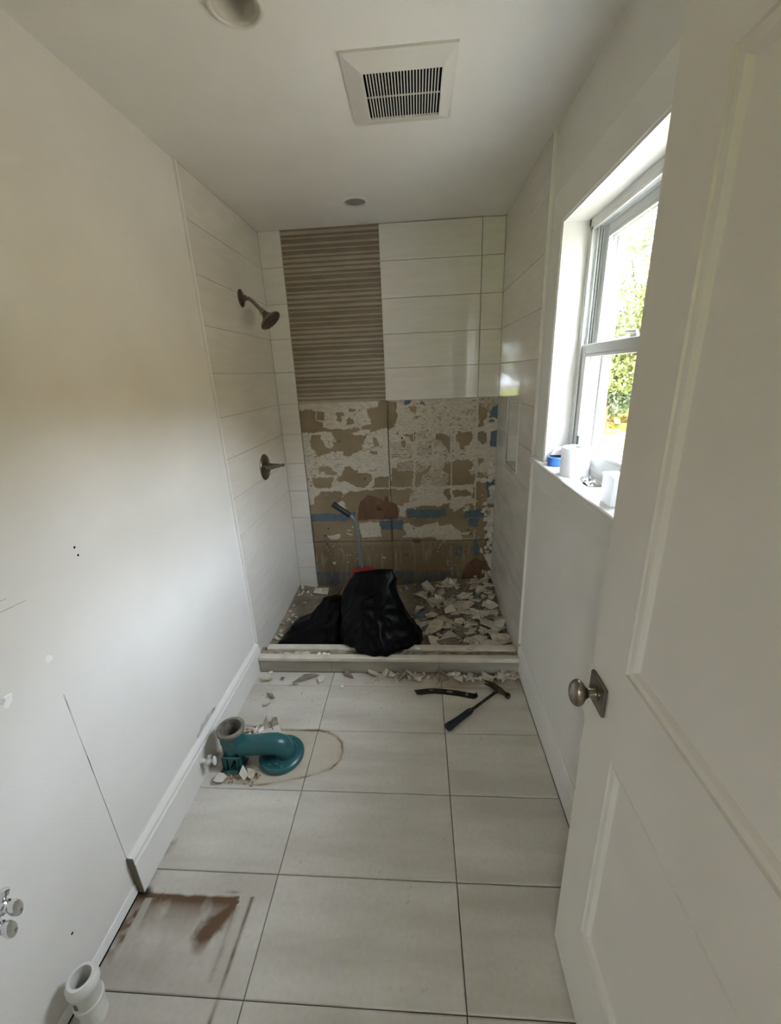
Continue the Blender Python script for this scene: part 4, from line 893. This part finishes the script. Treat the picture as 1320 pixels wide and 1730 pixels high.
for i in range(8):
    t = i/7; a = -2.2+t*.25; pts += [(1.098+math.cos(a)*(R_+.001+.010*t*t), .925+math.sin(a)*(R_+.001+.014*t), SZ+.002), (1.098+math.cos(a)*(R_+.001+.008*t*t), .925+math.sin(a)*(R_+.001+.010*t), SZ+hh_-.002)]
sl.add(pts, [(2*i, 2*i+1, 2*i+3, 2*i+2) for i in range(7)]); sl.build('loose_sheet', M['paper'], tr_, smooth=True)
bt = thing('tape_roll', (1.086, 1.095, SZ), 'small blue tape roll lying behind the toilet roll on the sill', 'tape')
MB().lathe([(.0, .026), (.0, .033), (.002, .034), (.036, .036), (.038, .034), (.038, .028), (.002, .026)], (1.086, 1.092, SZ), (0, 0, 1), 32, caps=False).build('tape', M['blue'], bt, smooth=True, auto=35)
MB().lathe([(.001, .0275), (.0385, .0295), (.0385, .0275), (.001, .0255)], (1.086, 1.092, SZ), (0, 0, 1), 28, caps=False).build('tape_core', M['navy'], bt)
b2 = thing('masking_tape', (1.11, 1.135, SZ), 'white tape roll leaning against the window jamb behind the blue one', 'tape')
MB().lathe([(-.009, .024), (-.009, .034), (.009, .034), (.009, .024), (-.009, .024)], (1.112, 1.136, SZ+.0345), (.25, 1, .16), 30, caps=False).build('tape', M['white_plastic'], b2, smooth=True, auto=35)
fp = thing('foil_packet', (1.108, .79, SZ), 'crumpled silver foil packet lying on the window sill', 'packet')
mb = MB(); n1, n2 = 14, 7; g = random.Random(6)
top = [[(1.082+.048*(j/(n2-1))+.014*(i/(n1-1)), .745+.11*(i/(n1-1)), SZ+.002+(.002+.013*g.random())*math.sin(math.pi*(j+.6)/(n2+.2))*(.5+.8*g.random())) for j in range(n2)] for i in range(n1)]
vs = [p for r_ in top for p in r_]+[(p[0], p[1], SZ+.0005) for r_ in top for p in r_]
fs = [(i*n2+j, i*n2+j+1, (i+1)*n2+j+1, (i+1)*n2+j) for i in range(n1-1) for j in range(n2-1)]; o_ = n1*n2
fs += [(o_+i*n2+j, o_+(i+1)*n2+j, o_+(i+1)*n2+j+1, o_+i*n2+j+1) for i in range(n1-1) for j in range(n2-1)]
for i in range(n1-1): fs += [(i*n2, (i+1)*n2, o_+(i+1)*n2, o_+i*n2), (i*n2+n2-1, o_+i*n2+n2-1, o_+(i+1)*n2+n2-1, (i+1)*n2+n2-1)]
for j in range(n2-1): fs += [(j, o_+j, o_+j+1, j+1), ((n1-1)*n2+j, (n1-1)*n2+j+1, o_+(n1-1)*n2+j+1, o_+(n1-1)*n2+j)]
mb.add(vs, fs); mb.build('wrapper', M['foil'], fp)
MB().box(1.084, 1.090, .752, .800, SZ+.0005, SZ+.0045).build('dark_edge', M['black'], fp)
wbx = thing('white_box', (1.078, .595, SZ), 'tall white box standing on the sill beside the door edge', 'box')
MB().box(1.062, 1.104, .535, .605, SZ, SZ+.086).build('carton', M['carton'], wbx, bevel=.0025)
MB().box(1.060, 1.106, .533, .607, SZ+.082, SZ+.088).build('lid', M['carton'], wbx, bevel=.0015)

# ------------------------------------------------------------------ black bags and the red tool behind them
def polar(poly, c, n):
    out = []
    for k in range(n):
        a = 2*math.pi*k/n; dx, dy = math.cos(a), math.sin(a); best = .001
        for i in range(len(poly)):
            x0, y0 = poly[i][0]-c[0], poly[i][1]-c[1]; x1, y1 = poly[(i+1) % len(poly)][0]-c[0], poly[(i+1) % len(poly)][1]-c[1]
            den = dx*(y1-y0)-dy*(x1-x0)
            if abs(den) < 1e-9: continue
            t = (x0*(y1-y0)-y0*(x1-x0))/den; u = (x0*dy-y0*dx)/den
            if t > 0 and -1e-6 <= u <= 1+1e-6: best = max(best, t)
        out.append(best)
    return np.array(out)
def bag(name, loc, label, levels, floor_z, amp, seed, freq=3.2):
    n = 150; K = 64
    t = thing(name, loc, label, 'bag')
    zz = np.array([l[0] for l in levels]); cs = np.array([l[1] for l in levels])
    R = np.array([polar(l[2], l[1], n) for l in levels])
    for i in range(len(R)):                                       # soften the outline corners
        for _ in range(3): R[i] = (R[i]+np.roll(R[i], 1)+np.roll(R[i], -1))/3
    V = []
    us = np.linspace(0, 1, K)**.9
    for q in us:
        z = zz[0]+(zz[-1]-zz[0])*q
        cx, cy = np.interp(z, zz, cs[:, 0]), np.interp(z, zz, cs[:, 1])
        for k in range(n):
            a = 2*math.pi*k/n; r_ = np.interp(z, zz, R[:, k])
            x, y = cx+r_*math.cos(a), cy+r_*math.sin(a)
            nv = noise.noise(Vector((x*freq*2.2+seed, y*freq*2.2, z*freq*.8)))
            n2 = noise.noise(Vector((x*freq*5+seed, y*freq*5+z*4, z*freq*2.2)))
            fold = (1-abs(nv)*2.2)*amp+(1-abs(n2)*2.4)*amp*.45-amp*.55
            fade = min(1, r_/.05)
            r2 = max(.002, r_+fold*fade)
            x, y = cx+r2*math.cos(a), cy+r2*math.sin(a)
            wz = z+amp*.5*noise.noise(Vector((x*9, y*9, seed)))*math.sin(math.pi*q)
            V.append((x, y, max(floor_z(x, y)+.001, wz)))
    top = len(V); V.append((cs[-1][0], cs[-1][1], V[-1][2])); bot = len(V); V.append((cs[0][0], cs[0][1], V[0][2]))
    F = [(i*n+k, i*n+(k+1) % n, (i+1)*n+(k+1) % n, (i+1)*n+k) for i in range(K-1) for k in range(n)]
    F += [((K-1)*n+k, (K-1)*n+(k+1) % n, top) for k in range(n)]+[((k+1) % n, k, bot) for k in range(n)]
    mb = MB(); mb.add(V, F); o = mb.build('bag_film', M['black_bag'], t, smooth=True)
    return t
def fz(x, y):
    if y < 1.466: return .109
    return .112-min(1, (y-1.466)/.03)*.07
bag('trash_bag', (.26, 1.55, .1), 'tall crumpled black plastic bag slumped over the shower curb', [
    (.062, (.26, 1.56), [(.03,1.49),(.10,1.43),(.17,1.365),(.25,1.335),(.33,1.345),(.42,1.39),(.505,1.48),(.51,1.60),(.42,1.74),(.2,1.78),(.05,1.72)]),
    (.125, (.26, 1.56), [(.01,1.52),(.06,1.43),(.16,1.355),(.26,1.33),(.34,1.35),(.44,1.41),(.51,1.49),(.50,1.62),(.42,1.74),(.2,1.78),(.04,1.72)]),
    (.20, (.24, 1.58), [(.015,1.57),(.07,1.45),(.17,1.40),(.28,1.395),(.38,1.44),(.455,1.53),(.44,1.64),(.36,1.74),(.2,1.77),(.05,1.72)]),
    (.30, (.22, 1.60), [(.025,1.60),(.09,1.50),(.18,1.47),(.28,1.47),(.36,1.51),(.410,1.58),(.39,1.66),(.32,1.73),(.18,1.75),(.06,1.71)]),
    (.39, (.215, 1.62), [(.045,1.62),(.10,1.55),(.18,1.54),(.27,1.53),(.34,1.56),(.375,1.61),(.355,1.67),(.28,1.71),(.16,1.72),(.07,1.69)]),
    (.445, (.22, 1.635), [(.065,1.64),(.11,1.60),(.19,1.60),(.26,1.58),(.33,1.59),(.362,1.625),(.34,1.67),(.26,1.69),(.15,1.70),(.09,1.68)]),
    (.485, (.23, 1.645), [(.10,1.645),(.14,1.63),(.20,1.635),(.26,1.62),(.33,1.62),(.352,1.64),(.33,1.67),(.26,1.68),(.19,1.67),(.13,1.67)]),
    (.503, (.30, 1.65), [(.25,1.645),(.30,1.635),(.345,1.64),(.340,1.66),(.30,1.665),(.26,1.66)])], fz, .020, 3.0, 3.0)
bag('trash_bag', (-.2, 1.66, .03), 'flat black plastic bag spread on the shower pan left of the tall one', [
    (.020, (-.12, 1.64), [(-.415,1.515),(-.30,1.50),(-.01,1.485),(.015,1.54),(.03,1.85),(-.10,1.88),(-.24,1.84),(-.34,1.80),(-.38,1.68)]),
    (.055, (-.12, 1.64), [(-.39,1.53),(-.25,1.505),(.0,1.49),(.012,1.55),(.025,1.83),(-.10,1.86),(-.24,1.82),(-.335,1.78),(-.36,1.67)]),
    (.100, (-.11, 1.65), [(-.335,1.64),(-.24,1.57),(-.02,1.52),(.008,1.58),(.025,1.82),(-.08,1.83),(-.22,1.80),(-.31,1.76)]),
    (.124, (-.07, 1.69), [(-.225,1.70),(-.16,1.62),(-.02,1.58),(.012,1.61),(.03,1.80),(-.07,1.81),(-.18,1.79)]),
    (.205, (-.04, 1.72), [(-.165,1.73),(-.11,1.67),(-.01,1.645),(.015,1.66),(.035,1.79),(-.06,1.80),(-.15,1.78)]),
    (.248, (-.03, 1.74), [(-.14,1.75),(-.08,1.71),(.0,1.70),(.03,1.71),(.035,1.78),(-.05,1.79),(-.12,1.775)]),
    (.258, (-.03, 1.745), [(-.09,1.75),(-.05,1.735),(.0,1.735),(.03,1.74),(.02,1.76),(-.05,1.765)])], lambda x, y: .028, .014, 8.0, 4.2)
rt_ = thing('red_scraper', (.09, 1.98, .05), 'red plastic tool with a bent grey tube handle and black grip behind the black bags', 'tool')
mb = MB(); rings = []
for z, sx, sy in ((.055, .12, .07), (.065, .135, .085), (.16, .138, .088), (.24, .122, .085), (.30, .105, .07), (.335, .080, .05), (.350, .05, .03)):
    rings.append([(.075+sx*math.copysign(abs(math.cos(a))**.7, math.cos(a))+(.045 if z > .2 else 0), 1.985+sy*math.copysign(abs(math.sin(a))**.7, math.sin(a)), z) for a in np.linspace(0, 6.2832, 29)[:-1]])
mb.ring_loft(rings); mb.build('body', M['red'], rt_, smooth=True, auto=45)
pole = [(.104, 2.0, .30), (.100, 2.0, .36), (.092, 2.0, .46), (.084, 2.0, .58), (.080, 2.0, .66), (.076, 2.0, .692), (.066, 2.0, .716), (.050, 2.0, .735), (.030, 2.0, .750), (.005, 2.0, .768)]
MB().tube(pole, .0135, 14).build('tube_handle', M['grey_tube'], rt_, smooth=True, auto=60)
MB().tube([(.045, 2.0, .739), (.041, 2.0, .742), (-.060, 2.0, .818), (-.066, 2.0, .8225), (-.070, 2.0, .8255)], [.016, .0185, .0185, .0195, .017], 16).build('grip', M['grip'], rt_, smooth=True, auto=40)

# ------------------------------------------------------------------ rubble
gs = random.Random(21)
def shard_mesh(size, kind, el=1.0, nseg=None):
    k = nseg or gs.choice((4, 4, 5, 5, 6, 3)); an = sorted(gs.uniform(0, 6.283) for _ in range(k))
    for _ in range(30):
        gaps = [(an[(i+1) % k]-an[i]) % 6.283 for i in range(k)]
        if max(gaps) < 2.4 and min(gaps) > .35: break
        an = sorted(gs.uniform(0, 6.283) for _ in range(k))
    P = [(math.cos(a)*size*gs.uniform(.7, 1.15)*el, math.sin(a)*size*gs.uniform(.7, 1.15)/el) for a in an]
    th = .0042; mb = MB()
    if kind == 'rib':
        n = len(P); mb.m = 0
        mb.ring_loft([[(x, y, -th) for x, y in P], [(x*1.02, y*1.02, th*.6) for x, y in P]])
        xs = np.arange(-size, size, .010)
        for xx in xs:                                          # ridges, clipped to the outline
            ys = []
            for i in range(n):
                (xa, ya), (xb, yb) = P[i], P[(i+1) % n]
                if (xa-xx)*(xb-xx) < 0: ys.append(ya+(yb-ya)*(xx-xa)/(xb-xa))
            if len(ys) == 2:
                a, b = min(ys), max(ys)
                mb.ring_loft([[(xx-.0035, y_, th*.5), (xx+.0035, y_, th*.5), (xx+.0012, y_, th*1.5), (xx-.0012, y_, th*1.5)] for y_ in (a, b)])
        me_ = [M['shard_rib']]
    else:
        ring0 = [(x*.97, y*.97, -th) for x, y in P]; ring1 = [(x*1.0, y*1.0, th-.0012) for x, y in P]; ring2 = [(x*.975, y*.975, th) for x, y in P]
        n = len(P); vs = ring0+ring1+ring2
        fs = [tuple(range(n-1, -1, -1))]+[(i, (i+1) % n, n+(i+1) % n, n+i) for i in range(n)]+[(n+i, n+(i+1) % n, 2*n+(i+1) % n, 2*n+i) for i in range(n)]
        mb.add(vs, fs); mb.m = 1 if kind == 'glaze' else 0; mb.add([vs[2*n+i] for i in range(n)], [tuple(range(n))])
        me_ = [M['biscuit'], M['glaze']]
        if kind == 'blue': me_ = [M['blue_mem']]; mb.mi = [0]*len(mb.mi)
        if kind == 'white': me_ = [M['plaster']]; mb.mi = [0]*len(mb.mi)
    me = bpy.data.meshes.new('tile_shard'); me.from_pydata(mb.v, [], mb.f)
    for m_ in me_: me.materials.append(m_)
    me.polygons.foreach_set('material_index', [min(i, len(me_)-1) for i in mb.mi]); me.update()
    return me
def shard(x, y, z, size, kind, label, group, tilt=.3, yaw=None, el=1.0, eul=None, nseg=None, cat='tile shard'):
    o = bpy.data.objects.new('tile_shard', shard_mesh(size, kind, el, nseg)); C.objects.link(o); o.location = (x, y, z)
    o.rotation_euler = eul or (gs.gauss(0, tilt), gs.gauss(0, tilt), gs.uniform(0, 6.28) if yaw is None else yaw)
    tag(o, label, cat, group); return o
placed = []
def stack_z(x, y, s):
    b = pan_height(x, y)
    for (px, py, pz, ps) in placed:
        dd = math.hypot(x-px, y-py)
        if dd < (s+ps)*.55: b = max(b, pz+.0055*(1-dd/((s+ps)*.9)))
    placed.append((x, y, b, s)); return b
RG = 'tile rubble on the right of the shower pan'
def rubble_label(x, y, s, kind, k):
    size = 'small' if s < .032 else 'large'; col = 'glossy white' if kind == 'glaze' else 'dull beige'
    if x > .93: where = 'against the right tiled wall of the shower'
    elif y > 2.05: where = 'below the bare back wall of the shower'
    elif y < 1.62: where = 'just behind the curb right of the tall bag'
    elif x < .66: where = 'beside the tall black bag'
    elif y < 1.84: where = 'in the front middle of the rubble heap'
    else: where = 'in the back middle of the rubble heap'
    return '%s %s %s tile piece %s' % (size, SHAPE[k], col, where)
SHAPE = {3: 'triangular', 4: 'four-cornered', 5: 'five-cornered', 6: 'six-cornered'}
pts = []
for i in range(165):
    x = min(1.035, .47+.58*gs.random()**.75); y = 1.485+.76*gs.random(); pts.append((x, y))
pts.sort(key=lambda p: -p[1]*.0+gs.random())
for (x, y) in pts:
    if math.hypot((x-.3)/.24, (y-1.56)/.24) < 1: continue
    s = gs.choice((.017, .021, .025, .029, .034, .040, .047, .054)); z = stack_z(x, y, s); kd = 'glaze' if gs.random() < .42 else 'biscuit'; k = gs.choice((3, 4, 4, 5, 5, 6))
    shard(x, y, z+.009+.12*s, s*1.12, kd, rubble_label(x, y, s, kd, k), RG, .26 if s < .04 else .19, nseg=k)
for (x, y, s, kind, lab, kw) in (
    (.573, 1.70, .085, 'biscuit', 'large beige slab with thinset on it right beside the tall black bag', dict(el=1.15, eul=(.22, -.16, .5), nseg=6)),
    (.535, 1.69, .050, 'blue', 'blue membrane strip on the slab beside the tall black bag', dict(el=1.5, eul=(.22, -.16, 1.0))),
    (.512, 1.84, .052, 'blue', 'dull blue membrane scrap behind the slab near the tall black bag', dict(el=1.3, eul=(.1, .1, .3))),
    (.905, 2.03, .045, 'blue', 'grey-blue membrane scrap high in the rubble by the right wall', dict(el=1.3, eul=(.2, -.1, .2))),
    (.864, 1.555, .056, 'glaze', 'triangular white shard at the front of the rubble behind the curb', dict(eul=(.16, .05, 2.2), nseg=3)),
    (.780, 1.635, .060, 'rib', 'dark ribbed accent shard with lengthwise ridges in the middle of the rubble', dict(el=.85, eul=(.35, .05, .1), nseg=4)),
    (1.000, 1.57, .070, 'biscuit', 'big five-sided beige shard in the right front corner of the shower pan', dict(eul=(.25, -.12, .4), nseg=5)),
    (.930, 1.505, .055, 'glaze', 'long white shard lying flat against the curb at the right', dict(el=1.5, eul=(.06, .0, .05), nseg=4)),
    (.645, 2.05, .050, 'white', 'tall white chunk leaning among the rubble near the back wall', dict(el=.7, eul=(.9, .1, .5))),
    (.752, 2.215, .042, 'white', 'white upright block standing against the bare back wall', dict(el=.75, eul=(1.25, .1, .1), nseg=4)),
    (.840, 1.93, .062, 'biscuit', 'wide beige shard in the middle back of the rubble', dict(el=1.3, eul=(.25, .1, -.3), nseg=5)),
    (.950, 1.72, .075, 'biscuit', 'large ribbed-back shard tilted toward the right wall', dict(el=1.1, eul=(.2, .30, .8), nseg=4)),
    (.965, 1.80, .050, 'rib', 'grey ribbed accent shard tilted near the right wall', dict(el=1.3, eul=(.2, .35, 2.3), nseg=4)),
    (.710, 1.89, .050, 'glaze', 'square white shard standing steeply in the rubble', dict(eul=(.75, .1, .2), nseg=4)),
    (.690, 1.515, .075, 'rib', 'long ribbed accent shard flat behind the curb beside the bag', dict(el=1.4, eul=(.06, .02, .3), nseg=4))):
    z = stack_z(x, y, s); shard(x, y, z+.012+s*.10, s, kind, lab, None, **kw)
for i in range(34):
    t = gs.random()
    if t < .55: x, y = TXL+.012+abs(gs.gauss(0, .030)), gs.uniform(1.50, 2.26)
    else: x, y = gs.uniform(TXL+.02, .42), 2.215+gs.uniform(-.05, .05)
    s = gs.uniform(.010, .030)
    shard(x, y, pan_height(x, y)+.006+s*.1, s, 'biscuit', ('beige tile crumb along the left wall of the shower pan' if t < .55 else 'beige tile crumb on the pan behind the black bags'), 'tile crumbs along the left and back pan edges', .4)
shard(-.255, 2.19, .045, .055, 'biscuit', 'larger beige slab leaning in the left back corner of the shower pan', None, el=1.3, eul=(.5, .2, .4))
# along the foot of the curb
FG = 'tile chips along the foot of the curb'
for i in range(62):
    x = .20+.85*gs.random()**.7; y = 1.318-abs(gs.gauss(0, .022)); s = gs.choice((.012, .015, .018, .023, .028)); kd = 'glaze' if gs.random() < .4 else 'biscuit'
    wh = 'below the tall black bag' if x < .50 else ('above the pry bar' if x < .80 else 'between hammer and right wall')
    k = gs.choice((3, 4, 4, 5, 6))
    shard(x, y-.006, .007+s*.32, s, kd, '%s %s tile chip by the curb %s' % (SHAPE[k], 'white' if kd == 'glaze' else 'beige', wh), FG, .55, nseg=k)
for (x, y, s, kind, lab, kw) in (
    (-.378, 1.275, .040, 'biscuit', 'flat beige shard on the floor at the left end of the curb', dict(nseg=5)),
    (-.372, 1.312, .015, 'white', 'white crumb standing at the left end of the curb', dict()),
    (-.286, 1.262, .013, 'rib', 'small dark chip between the left shard and the ribbed stick', dict()),
    (-.150, 1.262, .050, 'rib', 'long thin ribbed tile stick before the left part of the curb', dict(el=2.0, yaw=.75, nseg=4)),
    (-.062, 1.258, .028, 'glaze', 'rounded white chip beside the long thin ribbed stick', dict(nseg=6)),
    (-.200, 1.233, .016, 'glaze', 'white sliver in front of the long thin ribbed stick', dict(el=1.4)),
    (.085, 1.300, .036, 'rib', 'narrow ribbed shard at the curb left of centre', dict(el=1.5, yaw=-.8, nseg=4)),
    (.235, 1.312, .030, 'biscuit', 'blocky beige shard in front of the hanging black bag', dict(el=1.25)),
    (.302, 1.315, .022, 'biscuit', 'second blocky beige shard in front of the hanging black bag', dict()),
    (.400, 1.300, .036, 'rib', 'ribbed shard at the curb right of the hanging black bag', dict(nseg=4)),
    (.450, 1.312, .032, 'biscuit', 'tall beige shard beside the ribbed one at the curb', dict()),
    (.628, 1.290, .045, 'rib', 'square ribbed shard on the dust above the pry bar', dict(eul=(.35, .1, -.4), nseg=4)),
    (.800, 1.300, .032, 'glaze', 'white triangular shard at the foot of the curb above the hammer', dict(nseg=3, eul=(.5, .1, .4))),
    (.885, 1.285, .034, 'glaze', 'large white chip nearest the hammer head', dict(eul=(.35, .2, 1.0))),
    (.985, 1.310, .038, 'biscuit', 'wide beige shard at the right end of the curb', dict(el=1.3)),
    (-.315, 1.135, .022, 'rib', 'dark splinter on the floor tile left of the curb', dict(el=1.9, yaw=-.7)),
    (-.310, 1.075, .018, 'glaze', 'small white flake on the floor above the teal outlet', dict(el=1.3)),
    (.069, 1.201, .010, 'white', 'tiny white crumb alone on the floor before the curb', dict())):
    shard(x, y, .008+s*(.16 if s > .03 or x < 0 else .3), s*(1.0 if x < .2 else 1.2), kind, lab, None, kw.pop('tilt', .12 if x < .2 else .35) if 'eul' not in kw else .1, **kw)
shard(.490, 1.400, .116, .020, 'white', 'white chip lying on the curb at the right foot of the black bag', None, .25)
shard(.800, 1.415, .109, .026, 'glaze', 'white flake on the inner curb cap', None, .05, el=1.4)
for i, x in enumerate((-.275, -.215, -.168)): shard(x, 1.362+.004*i, .104, .022, 'biscuit', 'grey mud flake on the curb cap at the left', 'mud flakes on the left of the curb', .12, el=1.5, yaw=.1)
for i, (x, y, s) in enumerate(((-.085, 1.358, .014), (-.055, 1.360, .014), (-.028, 1.357, .012))): shard(x, y, .104, s, 'white', 'small white mortar bit on the curb cap left of the bag', 'white mortar bits on the curb left of the bag', .3)
# round the teal outlet
for (x, y, s, kind, lab, kw) in (
    (-.232, .955, .026, 'white', 'white round crumb behind the teal outlet', dict(eul=(.4, .2, 0), nseg=6)),
    (-.218, .920, .034, 'rib', 'striped grey shard leaning behind the teal outlet', dict(eul=(.7, .3, .8), nseg=5)),
    (-.262, .915, .030, 'biscuit', 'narrow brown-grey shard standing behind the teal pipe', dict(el=.6, eul=(1.1, .1, .3), nseg=4)),
    (-.215, .885, .045, 'glaze', 'curved white flake resting on the rim of the teal flange', dict(el=1.5, eul=(.25, -.1, .15), nseg=5)),
    (-.268, .662, .030, 'white', 'upright white block in front of the teal pipe', dict(el=.7, eul=(1.2, .1, .15), nseg=4)),
    (-.365, .640, .028, 'glaze', 'rounded white lump in front of the teal foot plate', dict(nseg=6)),
    (-.238, .668, .022, 'biscuit', 'small beige chip beside the upright white block', dict(el=.8, eul=(.7, .1, .3)))):
    shard(x, y, .010+s*(.55 if 'eul' in kw and abs(kw['eul'][0]) > .6 else .15), s, kind, lab, None, **kw)
for i in range(16):
    shard(gs.uniform(-.325, -.245), gs.uniform(.860, .925), .008+.008*gs.random(), gs.uniform(.010, .022), gs.choice(('white', 'biscuit', 'biscuit')), 'wax and mortar crumb heaped behind the teal pipe', 'mortar crumbs behind the teal pipe', .5, el=1.4)
# grit too fine to count
def grit(name, fn, n, m, smin, smax, parent=None):
    mb = MB(); g = random.Random(n)
    for i in range(n):
        x, y, z = fn(g); s = g.uniform(smin, smax)
        a = [Vector((g.gauss(0, 1), g.gauss(0, 1), g.gauss(0, 1))).normalized()*s for _ in range(4)]
        c = Vector((x, y, z+s*.5)); mb.add([c+q for q in a], [(0, 1, 2), (0, 3, 1), (1, 3, 2), (2, 3, 0)])
    o = mb.build(name, m, parent); tag(o, kind='stuff'); return o
def g1(g): x = TXL+.01+(TXR-TXL-.02)*g.random()**.6; y = g.uniform(1.47, 2.28); return x, y, pan_height(x, y)
def g2(g): return .15+.89*g.random()**.6, 1.322-abs(g.gauss(0, .035)), 0
def g3(g): return g.uniform(-.36, -.20), g.choice((g.gauss(.89, .02), g.gauss(.668, .018))), 0
def g4(g): return XL+.03+1.45*g.random(), g.uniform(1.0, 1.31), 0
o = grit('rubble_grit', g1, 2600, M['rubble'], .003, .009); tag(o, 'fine beige rubble spread over the shower pan', 'rubble')
def chips():                                # thin flat slivers between the countable shards
    mb = MB(); g = random.Random(99)
    for i in range(620):
        x = .44+.60*g.random()**.8; y = g.uniform(1.47, 2.27); s = g.uniform(.006, .015); k = g.choice((3, 4, 5)); a0 = g.uniform(0, 6.28)
        m = Matrix.Translation((x, y, pan_height(x, y)+g.uniform(.004, .016))) @ Matrix.Rotation(g.gauss(0, .45), 4, 'X') @ Matrix.Rotation(g.gauss(0, .45), 4, 'Y')
        P = [(math.cos(a0+6.283*j/k)*s*g.uniform(.6, 1.2), math.sin(a0+6.283*j/k)*s*g.uniform(.6, 1.2)) for j in range(k)]
        mb.ring_loft([[m @ Vector((u, v, -.0025)) for u, v in P], [m @ Vector((u, v, .0025)) for u, v in P]])
    o = mb.build('tile_chips', M['rubble']); tag(o, 'small beige tile slivers filling the rubble on the shower pan', 'rubble', kind='stuff')
chips()
o = grit('curb_grit', g2, 750, M['rubble'], .002, .006); tag(o, 'fine plaster grit along the foot of the shower curb', 'rubble')
o = grit('rusty_grit', g3, 420, M['brownmud'], .003, .008); tag(o, 'brown and white grit round the teal outlet', 'rubble')
o = grit('floor_grit', g4, 110, M['rubble'], .0015, .0045); tag(o, 'loose specks of plaster scattered on the floor tiles', 'rubble')
